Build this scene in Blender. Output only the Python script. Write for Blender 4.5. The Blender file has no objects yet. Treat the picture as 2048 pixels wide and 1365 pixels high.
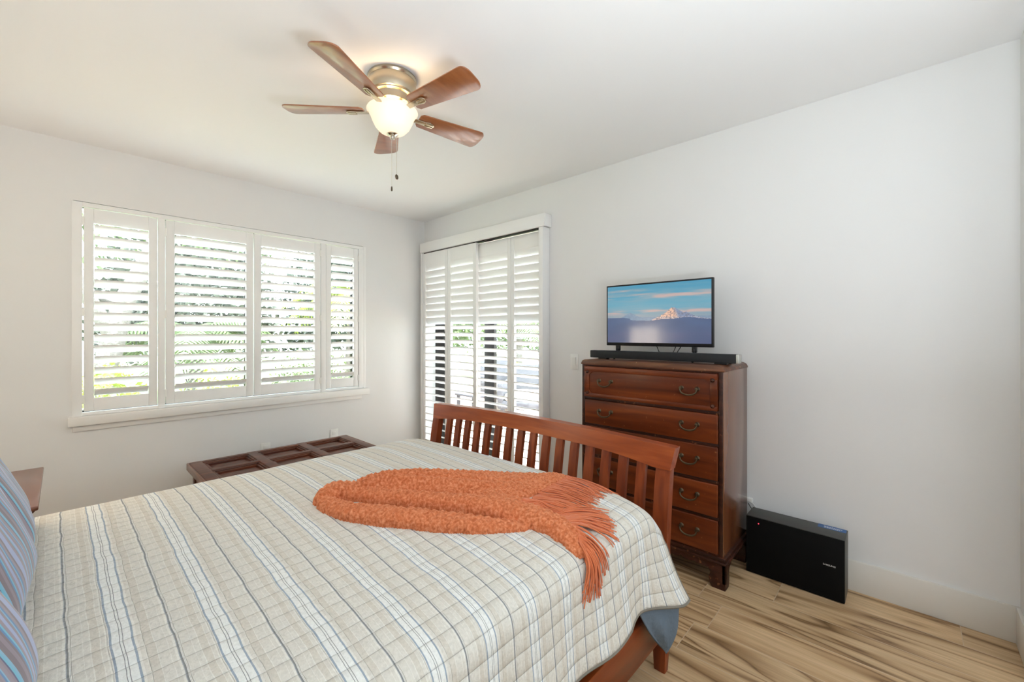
import bpy, bmesh, math, random
from mathutils import Vector, Matrix, noise
C = bpy.context.scene.collection
S = bpy.context.scene
PI = math.pi

# ---------------------------------------------------------------- camera
F = 843.0                       # focal length in pixels of the 2048 px frame
YAW = math.atan2(1024 - 125, F)
cam = bpy.data.cameras.new('camera')
cam.sensor_width = 36.0
cam.lens = F / 2048 * 36
cam.shift_y = -14.5 / 2048
cam.clip_start = 0.02
co = bpy.data.objects.new('camera', cam)
C.objects.link(co)
co.location = (0, 0, 1.25)
co.rotation_euler = (PI / 2, 0, -YAW)
S.camera = co

# ---------------------------------------------------------------- world, sun, exposure
S.view_settings.view_transform = 'Standard'
S.view_settings.look = 'None'
S.view_settings.exposure = 0.70
S.view_settings.gamma = 1.0
S.view_settings.use_curve_mapping = False
S.cycles.use_denoising = True
S.cycles.max_bounces = 14
S.cycles.diffuse_bounces = 7
S.cycles.transparent_max_bounces = 16
S.cycles.sample_clamp_indirect = 6.0
S.cycles.caustics_reflective = False
S.cycles.caustics_refractive = False

W = bpy.data.worlds.new('world')
S.world = W
W.use_nodes = True
wn = W.node_tree
wn.nodes['Background'].inputs[0].default_value = (0.80, 0.91, 1.0, 1)
wn.nodes['Background'].inputs[1].default_value = 7.6

sun = bpy.data.lights.new('sun', 'SUN')
sun.energy = 16.0
sun.angle = math.radians(1.0)
sun.color = (0.93, 0.97, 1.0)
so = bpy.data.objects.new('sun', sun)
C.objects.link(so)
so.rotation_euler = (math.radians(15), 0, math.radians(-30))   # shines towards +x +y : away from the room's windows


def area(name, loc, rot, sx, sy, power, col=(1, 1, 1), portal=False):
    l = bpy.data.lights.new(name, 'AREA')
    l.shape = 'RECTANGLE'
    l.size = sx
    l.size_y = sy
    l.energy = power
    l.color = col
    if portal:
        l.cycles.is_portal = True
    o = bpy.data.objects.new(name, l)
    C.objects.link(o)
    o.location = loc
    o.rotation_euler = rot
    return o


# sky portals in the two glazed openings
area('window_portal', (1.0, 3.90, 1.40), (-PI / 2, 0, 0), 1.9, 1.35, 1, portal=True)
area('door_portal', (2.80, 2.90, 1.05), (PI / 2, 0, PI / 2), 1.7, 2.1, 1, portal=True)
# added soft fill light behind the camera, beyond the near wall opening
area('hall_fill', (1.0, -1.20, 1.35), (PI / 2, 0, 0), 2.2, 1.9, 9, (0.83, 0.92, 1.0))
# added fill light beside the camera, pointed up to bounce off the ceiling
area('bounce_fill', (0.45, -0.28, 1.0), (PI, 0, 0), .5, .5, 24, (0.84, 0.93, 1.0))

# ---------------------------------------------------------------- helpers


class MB:
    def __init__(self):
        self.bm = bmesh.new()
        self.uv = None

    def box(self, a, b, bevel=0.0, seg=2, M=None):
        a, b = Vector(a), Vector(b)
        lo = Vector([min(a[i], b[i]) for i in range(3)])
        hi = Vector([max(a[i], b[i]) for i in range(3)])
        t = bmesh.new()
        bmesh.ops.create_cube(t, size=1)
        for v in t.verts:
            v.co = Vector([lo[i] + (v.co[i] + .5) * (hi[i] - lo[i]) for i in range(3)])
        if bevel > 0:
            bevel = min(bevel, 0.49 * min(hi[i] - lo[i] for i in range(3)))
            bmesh.ops.bevel(t, geom=t.edges[:], offset=bevel, segments=seg, profile=.5, affect='EDGES')
        self._add(t, M)
        return self

    def _add(self, t, M=None):
        if M is not None:
            bmesh.ops.transform(t, matrix=M, verts=t.verts)
        me = bpy.data.meshes.new('t')
        t.to_mesh(me)
        t.free()
        self.bm.from_mesh(me)
        bpy.data.meshes.remove(me)

    def prism(self, pts, d, M=None, bevel=0.0):
        """pts: 2d outline in local xy, extruded along z by d, then transformed by M"""
        t = bmesh.new()
        vs = [t.verts.new((p[0], p[1], 0)) for p in pts]
        f = t.faces.new(vs)
        r = bmesh.ops.extrude_face_region(t, geom=[f])
        for v in [g for g in r['geom'] if isinstance(g, bmesh.types.BMVert)]:
            v.co.z += d
        bmesh.ops.recalc_face_normals(t, faces=t.faces)
        if bevel:
            bmesh.ops.bevel(t, geom=t.edges[:], offset=bevel, segments=2, profile=.5, affect='EDGES')
        self._add(t, M)
        return self

    def lathe(self, prof, c=(0, 0, 0), n=32, M=None):
        t = bmesh.new()
        rings = []
        for r, z in prof:
            if r < 1e-5:
                rings.append([t.verts.new((0, 0, z))])
            else:
                rings.append([t.verts.new((r * math.cos(2 * PI * i / n), r * math.sin(2 * PI * i / n), z)) for i in range(n)])
        for A, B in zip(rings, rings[1:]):
            for i in range(n):
                j = (i + 1) % n
                if len(A) == 1 and len(B) == 1:
                    continue
                if len(A) == 1:
                    t.faces.new((A[0], B[i], B[j]))
                elif len(B) == 1:
                    t.faces.new((A[i], A[j], B[0]))
                else:
                    t.faces.new((A[i], A[j], B[j], B[i]))
        bmesh.ops.recalc_face_normals(t, faces=t.faces)
        for v in t.verts:
            v.co += Vector(c)
        self._add(t, M)
        return self

    def tube(self, pts, r, n=8, cap=True, rfun=None, flat=None):
        pts = [Vector(p) for p in pts]
        t = bmesh.new()
        rings = []
        up = Vector((0, 0, 1))
        prev = None
        m = len(pts)
        for i, p in enumerate(pts):
            d = (pts[min(i + 1, m - 1)] - pts[max(i - 1, 0)])
            if d.length < 1e-9:
                d = Vector((0, 0, 1))
            d.normalize()
            if prev is None:
                a = d.cross(up)
                if a.length < .05:
                    a = d.cross(Vector((1, 0, 0)))
                a.normalize()
            else:
                a = prev - d * prev.dot(d)
                if a.length < 1e-6:
                    a = d.cross(up)
                a.normalize()
            prev = a
            b = d.cross(a)
            rr = rfun(i / (m - 1)) * r if rfun else r
            rings.append([t.verts.new(p + a * (math.cos(2 * PI * k / n) * rr) + b * (math.sin(2 * PI * k / n) * rr)) for k in range(n)])
        for A, B in zip(rings, rings[1:]):
            for k in range(n):
                j = (k + 1) % n
                t.faces.new((A[k], A[j], B[j], B[k]))
        if cap:
            t.faces.new(rings[0][::-1])
            t.faces.new(rings[-1])
        self._add(t)
        return self

    def grid(self, fn, nu, nv, close=False):
        vs = [[self.bm.verts.new(fn(i / nu, j / nv)) for j in range(nv + 1)] for i in range(nu + 1)]
        for i in range(nu):
            for j in range(nv):
                self.bm.faces.new((vs[i][j], vs[i + 1][j], vs[i + 1][j + 1], vs[i][j + 1]))
        return self

    def build(self, name, m, parent=None, smooth=True, **props):
        off = Vector((0, 0, 0))
        p = parent
        while p is not None:
            off += p.location
            p = p.parent
        for v in self.bm.verts:
            v.co -= off
        me = bpy.data.meshes.new(name)
        self.bm.normal_update()
        self.bm.to_mesh(me)
        self.bm.free()
        if m is not None:
            me.materials.append(m)
        if smooth:
            me.shade_smooth()
            try:
                me.set_sharp_from_angle(angle=math.radians(35))
            except Exception:
                pass
        o = bpy.data.objects.new(name, me)
        C.objects.link(o)
        if parent is not None:
            o.parent = parent
        for k, v in props.items():
            o[k] = v
        return o


def thing(name, label, cat, loc=(0, 0, 0), group=None):
    o = bpy.data.objects.new(name, None)
    o.empty_display_size = .1
    C.objects.link(o)
    o.location = loc
    o['label'] = label
    o['category'] = cat
    if group:
        o['group'] = group
    return o


def struct(o):
    o['kind'] = 'structure'
    return o


def srgb(r, g, b):
    f = lambda c: (c / 255 / 12.92) if c / 255 <= .04045 else ((c / 255 + .055) / 1.055) ** 2.4
    return (f(r), f(g), f(b), 1)


MATS = {}


def mat(name, col, rough=.5, metal=0.0, coat=0.0, emis=None, es=0.0, spec=.5, bump=None, sheen=0.0, trans=0.0):
    m = bpy.data.materials.new(name)
    m.use_nodes = True
    b = m.node_tree.nodes['Principled BSDF']
    b.inputs['Base Color'].default_value = col
    b.inputs['Roughness'].default_value = rough
    b.inputs['Metallic'].default_value = metal
    b.inputs['Coat Weight'].default_value = coat
    b.inputs['Coat Roughness'].default_value = .12
    b.inputs['Specular IOR Level'].default_value = spec
    b.inputs['Sheen Weight'].default_value = sheen
    if emis:
        b.inputs['Emission Color'].default_value = emis
        b.inputs['Emission Strength'].default_value = es
    if bump:
        sc, st, dist = bump
        nt = m.node_tree
        tc = nt.nodes.new('ShaderNodeTexCoord')
        nz = nt.nodes.new('ShaderNodeTexNoise')
        nz.inputs['Scale'].default_value = sc
        nz.inputs['Detail'].default_value = 4
        bp = nt.nodes.new('ShaderNodeBump')
        bp.inputs['Strength'].default_value = st
        bp.inputs['Distance'].default_value = dist
        nt.links.new(tc.outputs['Object'], nz.inputs['Vector'])
        nt.links.new(nz.outputs['Fac'], bp.inputs['Height'])
        nt.links.new(bp.outputs['Normal'], b.inputs['Normal'])
    return m


def N(nt, typ, **kw):
    n = nt.nodes.new(typ)
    for k, v in kw.items():
        setattr(n, k, v)
    return n


def mathn(nt, op, a, b=None, c=None):
    n = nt.nodes.new('ShaderNodeMath')
    n.operation = op
    for i, x in enumerate((a, b, c)):
        if x is None:
            continue
        if isinstance(x, (int, float)):
            n.inputs[i].default_value = x
        else:
            nt.links.new(x, n.inputs[i])
    return n.outputs[0]


def ramp(nt, fac, stops, interp='LINEAR'):
    r = nt.nodes.new('ShaderNodeValToRGB')
    r.color_ramp.interpolation = interp
    els = r.color_ramp.elements
    els[0].position, els[0].color = stops[0]
    els[1].position, els[1].color = stops[-1]
    for p, c in stops[1:-1]:
        e = els.new(p)
        e.color = c
    nt.links.new(fac, r.inputs[0])
    return r.outputs[0]


def wood(name, dark, mid, light, axis='y', scale=1.0, rough=.35, coat=.3, wear=0.0, wearcol=None, spec=.5):
    """streaky wood with the grain along one axis"""
    m = bpy.data.materials.new(name)
    m.use_nodes = True
    nt = m.node_tree
    b = nt.nodes['Principled BSDF']
    tc = N(nt, 'ShaderNodeTexCoord')
    mp = N(nt, 'ShaderNodeMapping')
    s = {'x': (2, 22, 22), 'y': (22, 2, 22), 'z': (22, 22, 2)}[axis]
    mp.inputs['Scale'].default_value = [v * scale for v in s]
    nt.links.new(tc.outputs['Object'], mp.inputs['Vector'])
    n1 = N(nt, 'ShaderNodeTexNoise')
    n1.inputs['Scale'].default_value = 1.6
    n1.inputs['Detail'].default_value = 6
    n1.inputs['Distortion'].default_value = .6
    nt.links.new(mp.outputs[0], n1.inputs['Vector'])
    col = ramp(nt, n1.outputs['Fac'], [(.28, dark), (.5, mid), (.72, light)])
    if wear > 0:
        n2 = N(nt, 'ShaderNodeTexNoise')
        n2.inputs['Scale'].default_value = 38
        n2.inputs['Detail'].default_value = 8
        n2.inputs['Roughness'].default_value = .7
        nt.links.new(tc.outputs['Object'], n2.inputs['Vector'])
        f = ramp(nt, n2.outputs['Fac'], [(.70 - wear * .1, (0, 0, 0, 1)), (.76 - wear * .1, (1, 1, 1, 1))])
        mx = N(nt, 'ShaderNodeMix', data_type='RGBA')
        nt.links.new(f, mx.inputs[0])
        nt.links.new(col, mx.inputs[6])
        mx.inputs[7].default_value = wearcol
        col = mx.outputs[2]
    nt.links.new(col, b.inputs['Base Color'])
    b.inputs['Roughness'].default_value = rough
    b.inputs['Coat Weight'].default_value = coat
    b.inputs['Coat Roughness'].default_value = .15
    b.inputs['Specular IOR Level'].default_value = spec
    bp = N(nt, 'ShaderNodeBump')
    bp.inputs['Strength'].default_value = .15
    bp.inputs['Distance'].default_value = .001
    nt.links.new(n1.outputs['Fac'], bp.inputs['Height'])
    nt.links.new(bp.outputs[0], b.inputs['Normal'])
    return m


# ---------------------------------------------------------------- materials
wall_m = mat('wall_paint', srgb(230, 230, 229), .85, spec=.2, bump=(90, .12, .002))
ceil_m = mat('ceiling_paint', srgb(238, 238, 238), .9, spec=.1, bump=(60, .1, .002))
trim_m = mat('trim_paint', srgb(234, 233, 230), .45, spec=.4)
shut_m = mat('shutter_paint', srgb(240, 240, 239), .4, spec=.4)
base_m = mat('baseboard_paint', srgb(222, 218, 210), .5, spec=.3)
bronze_m = mat('bronze_window_frame', srgb(40, 36, 34), .4, metal=.6)
nickel_m = mat('brushed_nickel', srgb(205, 192, 168), .26, metal=1.0)
chrome_m = mat('polished_nickel', srgb(215, 208, 195), .15, metal=1.0)
black_m = mat('black_plastic', srgb(20, 20, 21), .35, spec=.4)
softblack_m = mat('black_grille_cloth', srgb(9, 9, 9), .7, spec=.15)
barblack_m = mat('soundbar_grille', srgb(34, 35, 37), .55, spec=.3, bump=(900, .4, .0008))
silver_m = mat('silver_plastic', srgb(190, 192, 185), .35, metal=.5)
grey_top_m = mat('matte_dark_grey', srgb(62, 62, 58), .45, spec=.5)
brass_m = mat('antique_brass', srgb(96, 84, 66), .38, metal=.85)
white_pl = mat('white_plastic', srgb(236, 236, 232), .35)
cable_w = mat('white_cable', srgb(225, 224, 220), .45)
cable_b = mat('black_cable', srgb(15, 15, 15), .45)

bed_m = wood('cherry_bed_wood', srgb(120, 50, 20), srgb(152, 70, 28), srgb(178, 92, 40), 'y', .7, .34, .15, spec=.3)
bedv_m = wood('cherry_bed_slat_wood', srgb(100, 42, 20), srgb(126, 56, 26), srgb(150, 72, 34), 'z', .7, .36, .12, spec=.3)
bedx_m = wood('cherry_bed_side_wood', srgb(98, 38, 12), srgb(126, 54, 18), srgb(146, 68, 26), 'x', .6, .3, .15, spec=.3)
dr_m = wood('old_mahogany_drawer', srgb(74, 32, 12), srgb(104, 46, 18), srgb(130, 62, 26), 'y', .6, .34, .15, .5, srgb(170, 110, 70), spec=.3)
drside_m = wood('old_mahogany_side', srgb(88, 48, 26), srgb(112, 66, 38), srgb(130, 80, 48), 'z', .5, .24, .5, .25, srgb(160, 110, 75), spec=.8)
drdark_m = wood('dark_mahogany_carcass', srgb(38, 18, 12), srgb(58, 28, 18), srgb(78, 40, 24), 'y', .9, .42, .1, .9, srgb(150, 100, 66), spec=.3)
drtop_m = wood('worn_mahogany_top', srgb(58, 30, 16), srgb(92, 52, 28), srgb(128, 78, 44), 'y', 1.0, .45, .1, .7, srgb(196, 160, 118))
chest_m = wood('dark_walnut_chest', srgb(62, 30, 18), srgb(90, 46, 28), srgb(116, 64, 40), 'x', .8, .36, .12, spec=.35)
chestlt_m = wood('walnut_chest_edge', srgb(96, 58, 38), srgb(124, 80, 54), srgb(146, 98, 68), 'y', .9, .35, .3)
ns_m = wood('nightstand_wood', srgb(92, 52, 38), srgb(112, 66, 48), srgb(124, 76, 56), 'y', .5, .28, .4)


def blade_mat():
    m = wood('cherry_fan_blade', srgb(132, 72, 34), srgb(150, 88, 46), srgb(166, 100, 56), 'x', .9, .30, .85, spec=.8)
    return m


blade_m = blade_mat()


def glass_mat():
    m = bpy.data.materials.new('window_glass')
    m.use_nodes = True
    nt = m.node_tree
    nt.nodes.clear()
    out = N(nt, 'ShaderNodeOutputMaterial')
    mx = N(nt, 'ShaderNodeMixShader')
    tr = N(nt, 'ShaderNodeBsdfTransparent')
    tr.inputs[0].default_value = (.96, .98, .97, 1)
    gl = N(nt, 'ShaderNodeBsdfGlossy')
    gl.inputs['Roughness'].default_value = .0
    fr = N(nt, 'ShaderNodeLayerWeight')
    nt.links.new(mathn(nt, 'ADD', mathn(nt, 'MULTIPLY', mathn(nt, 'POWER', fr.outputs['Facing'], 4), .5), .03), mx.inputs[0])
    nt.links.new(tr.outputs[0], mx.inputs[1])
    nt.links.new(gl.outputs[0], mx.inputs[2])
    nt.links.new(mx.outputs[0], out.inputs[0])
    return m


glass_m = glass_mat()


def floor_mat():
    m = bpy.data.materials.new('wood_look_tile')
    m.use_nodes = True
    nt = m.node_tree
    b = nt.nodes['Principled BSDF']
    tc = N(nt, 'ShaderNodeTexCoord')
    sep = N(nt, 'ShaderNodeSeparateXYZ')
    nt.links.new(tc.outputs['Object'], sep.inputs[0])
    X, Y = sep.outputs[0], sep.outputs[1]
    Wd, Ln = .1985, 1.20
    rx = mathn(nt, 'DIVIDE', mathn(nt, 'SUBTRACT', X, 2.268), Wd)
    row = mathn(nt, 'FLOOR', rx)
    fx = mathn(nt, 'SUBTRACT', rx, row)
    # joints: row 0 (2.27-2.47) at y=.456, row -1 at .727, row 1 at -.165, row -3 at .67
    off = mathn(nt, 'MULTIPLY', mathn(nt, 'SINE', mathn(nt, 'MULTIPLY', row, 2.35)), .62)
    # row-wise offset: table for the rows in view
    o0 = mathn(nt, 'MULTIPLY', mathn(nt, 'COMPARE', row, 0, .1), .456)
    o1 = mathn(nt, 'MULTIPLY', mathn(nt, 'COMPARE', row, -1, .1), .727)
    o2 = mathn(nt, 'MULTIPLY', mathn(nt, 'COMPARE', row, 1, .1), -.165)
    o3 = mathn(nt, 'MULTIPLY', mathn(nt, 'COMPARE', row, -3, .1), .672)
    known = mathn(nt, 'ADD', mathn(nt, 'COMPARE', row, 0, 1.1), mathn(nt, 'COMPARE', row, -3, .1))
    known = mathn(nt, 'MINIMUM', known, 1)
    tab = mathn(nt, 'ADD', mathn(nt, 'ADD', o0, o1), mathn(nt, 'ADD', o2, o3))
    offs = mathn(nt, 'ADD', tab, mathn(nt, 'MULTIPLY', off, mathn(nt, 'SUBTRACT', 1, known)))
    ry = mathn(nt, 'DIVIDE', mathn(nt, 'SUBTRACT', Y, offs), Ln)
    cy = mathn(nt, 'FLOOR', ry)
    fy = mathn(nt, 'SUBTRACT', ry, cy)
    # grout mask
    gx = mathn(nt, 'MULTIPLY', mathn(nt, 'MINIMUM', fx, mathn(nt, 'SUBTRACT', 1, fx)), Wd)
    gy = mathn(nt, 'MULTIPLY', mathn(nt, 'MINIMUM', fy, mathn(nt, 'SUBTRACT', 1, fy)), Ln)
    g = mathn(nt, 'MINIMUM', gx, gy)
    gm = N(nt, 'ShaderNodeMapRange')
    gm.inputs['From Min'].default_value = .0008
    gm.inputs['From Max'].default_value = .0020
    nt.links.new(g, gm.inputs['Value'])
    # per plank random
    cmb = N(nt, 'ShaderNodeCombineXYZ')
    nt.links.new(row, cmb.inputs[0])
    nt.links.new(cy, cmb.inputs[1])
    wn_ = N(nt, 'ShaderNodeTexWhiteNoise', noise_dimensions='3D')
    nt.links.new(cmb.outputs[0], wn_.inputs['Vector'])
    # grain
    mp = N(nt, 'ShaderNodeCombineXYZ')
    nt.links.new(mathn(nt, 'MULTIPLY', X, 7.0), mp.inputs[0])
    nt.links.new(mathn(nt, 'MULTIPLY', Y, .55), mp.inputs[1])
    nt.links.new(mathn(nt, 'MULTIPLY', wn_.outputs['Value'], 40), mp.inputs[2])
    n1 = N(nt, 'ShaderNodeTexNoise')
    n1.inputs['Scale'].default_value = 1.3
    n1.inputs['Detail'].default_value = 1.2
    n1.inputs['Distortion'].default_value = .8
    nt.links.new(mp.outputs[0], n1.inputs['Vector'])
    # broad contour bands -> smooth figured lines
    band = mathn(nt, 'MULTIPLY', n1.outputs['Fac'], 5.0)
    bf = mathn(nt, 'FRACT', band)
    col = ramp(nt, bf, [(0.0, srgb(120, 90, 60)), (.07, srgb(162, 130, 92)), (.30, srgb(192, 162, 124)), (.62, srgb(208, 180, 142)),
                        (.88, srgb(190, 160, 122)), (1.0, srgb(132, 102, 70))])
    n2 = N(nt, 'ShaderNodeTexNoise')
    mp2 = N(nt, 'ShaderNodeCombineXYZ')
    nt.links.new(mathn(nt, 'MULTIPLY', X, 60), mp2.inputs[0])
    nt.links.new(mathn(nt, 'MULTIPLY', Y, 3), mp2.inputs[1])
    nt.links.new(mathn(nt, 'MULTIPLY', wn_.outputs['Value'], 40), mp2.inputs[2])
    nt.links.new(mp2.outputs[0], n2.inputs['Vector'])
    n2.inputs['Scale'].default_value = 2
    n2.inputs['Detail'].default_value = 5
    fine = ramp(nt, n2.outputs['Fac'], [(.3, (.90, .88, .86, 1)), (.7, (1.18, 1.17, 1.16, 1))])
    mul = N(nt, 'ShaderNodeMix', data_type='RGBA', blend_type='MULTIPLY')
    mul.inputs[0].default_value = 1
    nt.links.new(col, mul.inputs[6])
    nt.links.new(fine, mul.inputs[7])
    tone = ramp(nt, wn_.outputs['Value'], [(0, (.86, .85, .84, 1)), (1, (1.08, 1.06, 1.04, 1))])
    mul2 = N(nt, 'ShaderNodeMix', data_type='RGBA', blend_type='MULTIPLY')
    mul2.inputs[0].default_value = 1
    nt.links.new(mul.outputs[2], mul2.inputs[6])
    nt.links.new(tone, mul2.inputs[7])
    gmix = N(nt, 'ShaderNodeMix', data_type='RGBA')
    nt.links.new(gm.outputs[0], gmix.inputs[0])
    gmix.inputs[6].default_value = srgb(198, 176, 148)
    nt.links.new(mul2.outputs[2], gmix.inputs[7])
    nt.links.new(gmix.outputs[2], b.inputs['Base Color'])
    b.inputs['Roughness'].default_value = .42
    b.inputs['Specular IOR Level'].default_value = .4
    bp = N(nt, 'ShaderNodeBump')
    bp.inputs['Strength'].default_value = .4
    bp.inputs['Distance'].default_value = .001
    nt.links.new(gm.outputs[0], bp.inputs['Height'])
    nt.links.new(bp.outputs[0], b.inputs['Normal'])
    return m


def quilt_mat():
    m = bpy.data.materials.new('striped_quilt_cotton')
    m.use_nodes = True
    nt = m.node_tree
    b = nt.nodes['Principled BSDF']
    uvn = N(nt, 'ShaderNodeUVMap')
    uvn.uv_map = 'cloth'
    sep = N(nt, 'ShaderNodeSeparateXYZ')
    nt.links.new(uvn.outputs[0], sep.inputs[0])
    U, V = sep.outputs[0], sep.outputs[1]
    # small weave wobble
    nz = N(nt, 'ShaderNodeTexNoise')
    nz.inputs['Scale'].default_value = 14
    nz.inputs['Detail'].default_value = 3
    nt.links.new(uvn.outputs[0], nz.inputs['Vector'])
    wob = mathn(nt, 'MULTIPLY', mathn(nt, 'SUBTRACT', nz.outputs['Fac'], .5), .006)
    P = .1475
    ph = mathn(nt, 'FRACT', mathn(nt, 'ADD', mathn(nt, 'DIVIDE', mathn(nt, 'ADD', mathn(nt, 'SUBTRACT', U, .069), wob), P), .5 + 20))
    bg = srgb(219, 215, 205)
    bg2 = srgb(213, 207, 195)
    wh = srgb(234, 235, 231)
    lw = srgb(230, 227, 218)
    bl = srgb(158, 170, 183)
    dk = srgb(136, 138, 138)
    gy = srgb(178, 181, 184)
    st = [(0, dk), (.008, lw), (.016, gy), (.020, lw), (.030, bg), (.040, lw), (.046, bg), (.140, lw), (.147, bg), (.205, lw), (.215, bg2), (.300, lw), (.306, bg),
          (.345, lw), (.380, bl), (.403, wh), (.478, dk), (.488, wh), (.508, dk), (.519, wh), (.597, bl), (.620, lw), (.645, bg), (.690, lw), (.697, bg2),
          (.790, lw), (.798, bg), (.905, lw), (.912, bg), (.955, lw), (.982, gy), (.990, dk)]
    r = N(nt, 'ShaderNodeValToRGB')
    r.color_ramp.interpolation = 'CONSTANT'
    e = r.color_ramp.elements
    e[0].position, e[0].color = st[0]
    e[1].position, e[1].color = st[-1]
    for p, c in st[1:-1]:
        x = e.new(p)
        x.color = c
    nt.links.new(ph, r.inputs[0])
    # cloth mottling
    n3 = N(nt, 'ShaderNodeTexNoise')
    n3.inputs['Scale'].default_value = 160
    n3.inputs['Detail'].default_value = 3
    nt.links.new(uvn.outputs[0], n3.inputs['Vector'])
    mott = ramp(nt, n3.outputs['Fac'], [(.3, (.90, .90, .89, 1)), (.7, (1.04, 1.04, 1.04, 1))])
    mul = N(nt, 'ShaderNodeMix', data_type='RGBA', blend_type='MULTIPLY')
    mul.inputs[0].default_value = 1
    nt.links.new(r.outputs[0], mul.inputs[6])
    nt.links.new(mott, mul.inputs[7])
    nt.links.new(mul.outputs[2], b.inputs['Base Color'])
    b.inputs['Roughness'].default_value = .9
    b.inputs['Specular IOR Level'].default_value = .15
    b.inputs['Sheen Weight'].default_value = .15
    # quilting: pillowed squares
    wv = mathn(nt, 'MULTIPLY', mathn(nt, 'SUBTRACT', nz.outputs['Fac'], .5), .35)
    a = mathn(nt, 'ABSOLUTE', mathn(nt, 'SINE', mathn(nt, 'ADD', mathn(nt, 'MULTIPLY', U, PI / .0492), wv)))
    c = mathn(nt, 'ABSOLUTE', mathn(nt, 'SINE', mathn(nt, 'ADD', mathn(nt, 'MULTIPLY', V, PI / .043), wv)))
    h = mathn(nt, 'MULTIPLY', mathn(nt, 'POWER', a, .10), mathn(nt, 'POWER', c, .36))
    n4 = N(nt, 'ShaderNodeTexNoise')
    n4.inputs['Scale'].default_value = 45
    n4.inputs['Detail'].default_value = 4
    nt.links.new(uvn.outputs[0], n4.inputs['Vector'])
    hh = mathn(nt, 'ADD', h, mathn(nt, 'MULTIPLY', n4.outputs['Fac'], 1.1))
    bp = N(nt, 'ShaderNodeBump')
    bp.inputs['Strength'].default_value = .9
    bp.inputs['Distance'].default_value = .0058
    nt.links.new(hh, bp.inputs['Height'])
    nt.links.new(bp.outputs[0], b.inputs['Normal'])
    return m


def pillow_mat():
    m = bpy.data.materials.new('blue_striped_pillow')
    m.use_nodes = True
    nt = m.node_tree
    b = nt.nodes['Principled BSDF']
    uvn = N(nt, 'ShaderNodeUVMap')
    uvn.uv_map = 'cloth'
    sep = N(nt, 'ShaderNodeSeparateXYZ')
    nt.links.new(uvn.outputs[0], sep.inputs[0])
    f = mathn(nt, 'FRACT', mathn(nt, 'MULTIPLY', sep.outputs[0], 2.4))
    a, c, d, e, g = srgb(154, 168, 206), srgb(136, 120, 134), srgb(62, 124, 180), srgb(96, 180, 208), srgb(112, 96, 106)
    k, q, t = srgb(120, 176, 206), srgb(142, 128, 144), srgb(64, 72, 120)
    cols = ramp(nt, f, [(0, a), (.06, q), (.10, c), (.13, e), (.15, a), (.19, c), (.24, q), (.27, d), (.30, k), (.32, q), (.37, c), (.40, t), (.42, e), (.45, k),
                        (.48, g), (.55, c), (.60, g), (.63, d), (.66, e), (.68, q), (.73, a), (.78, c), (.82, k), (.84, d), (.87, q), (.92, g), (.96, a)], 'CONSTANT')
    nt.links.new(cols, b.inputs['Base Color'])
    b.inputs['Roughness'].default_value = .7
    b.inputs['Sheen Weight'].default_value = .4
    b.inputs['Specular IOR Level'].default_value = .25
    return m


def knit_mat():
    m = bpy.data.materials.new('orange_knit_wool')
    m.use_nodes = True
    nt = m.node_tree
    b = nt.nodes['Principled BSDF']
    tc = N(nt, 'ShaderNodeTexCoord')
    nz = N(nt, 'ShaderNodeTexNoise')
    nz.inputs['Scale'].default_value = 120
    nz.inputs['Detail'].default_value = 6
    nt.links.new(tc.outputs['Object'], nz.inputs['Vector'])
    col = ramp(nt, nz.outputs['Fac'], [(.3, srgb(180, 92, 54)), (.5, srgb(208, 120, 78)), (.72, srgb(232, 156, 116))])
    nt.links.new(col, b.inputs['Base Color'])
    b.inputs['Roughness'].default_value = .95
    b.inputs['Specular IOR Level'].default_value = .1
    b.inputs['Sheen Weight'].default_value = .5
    b.inputs['Sheen Tint'].default_value = srgb(255, 190, 150)
    bp = N(nt, 'ShaderNodeBump')
    bp.inputs['Strength'].default_value = .7
    bp.inputs['Distance'].default_value = .002
    nt.links.new(nz.outputs['Fac'], bp.inputs['Height'])
    nt.links.new(bp.outputs[0], b.inputs['Normal'])
    return m


floor_m, quilt_m, pillow_m, knit_m = floor_mat(), quilt_mat(), pillow_mat(), knit_mat()
fringe_m = mat('orange_fringe_yarn', srgb(212, 118, 74), .9, spec=.1, sheen=.4)
lining_m = mat('blue_chambray_lining', srgb(108, 122, 136), .9, spec=.1, bump=(60, .8, .006))
binding_m = mat('grey_quilt_binding', srgb(128, 122, 112), .9, spec=.1)
box_m = mat('dark_boxspring_cloth', srgb(28, 22, 22), .9, spec=.1)

# ---------------------------------------------------------------- the room
XR, YW, YN, XL, H = 2.64, 3.76, -0.333, -0.56, 2.44
T = .18
struct(MB().box((XL - T, YN - 1.6, -.12), (XR + T, YW + T, 0)).build('floor', floor_m))
struct(MB().box((XL - T, YN - 1.6, H), (XR + T, YW + T, H + .12)).build('ceiling', ceil_m))
# wall with the shuttered window
wx0, wx1, wz0, wz1 = .045, 1.948, .735, 2.078
w = MB()
w.box((XL - T, YW, 0), (wx0, YW + T, H)).box((wx1, YW, 0), (XR + T, YW + T, H))
w.box((wx0, YW, 0), (wx1, YW + T, wz0)).box((wx0, YW, wz1), (wx1, YW + T, H))
struct(w.build('wall_far', wall_m))
# right wall with the sliding door
dy0, dy1, dz1 = 2.10, 3.70, 2.10
w = MB()
w.box((XR, YN - T, 0), (XR + T, dy0, H)).box((XR, dy1, 0), (XR + T, YW, H)).box((XR, dy0, dz1), (XR + T, dy1, H))
struct(w.build('wall_right', wall_m))
struct(MB().box((XL - T, YN - 1.6, 0), (XL, YW, H)).build('wall_left', wall_m))
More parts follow.
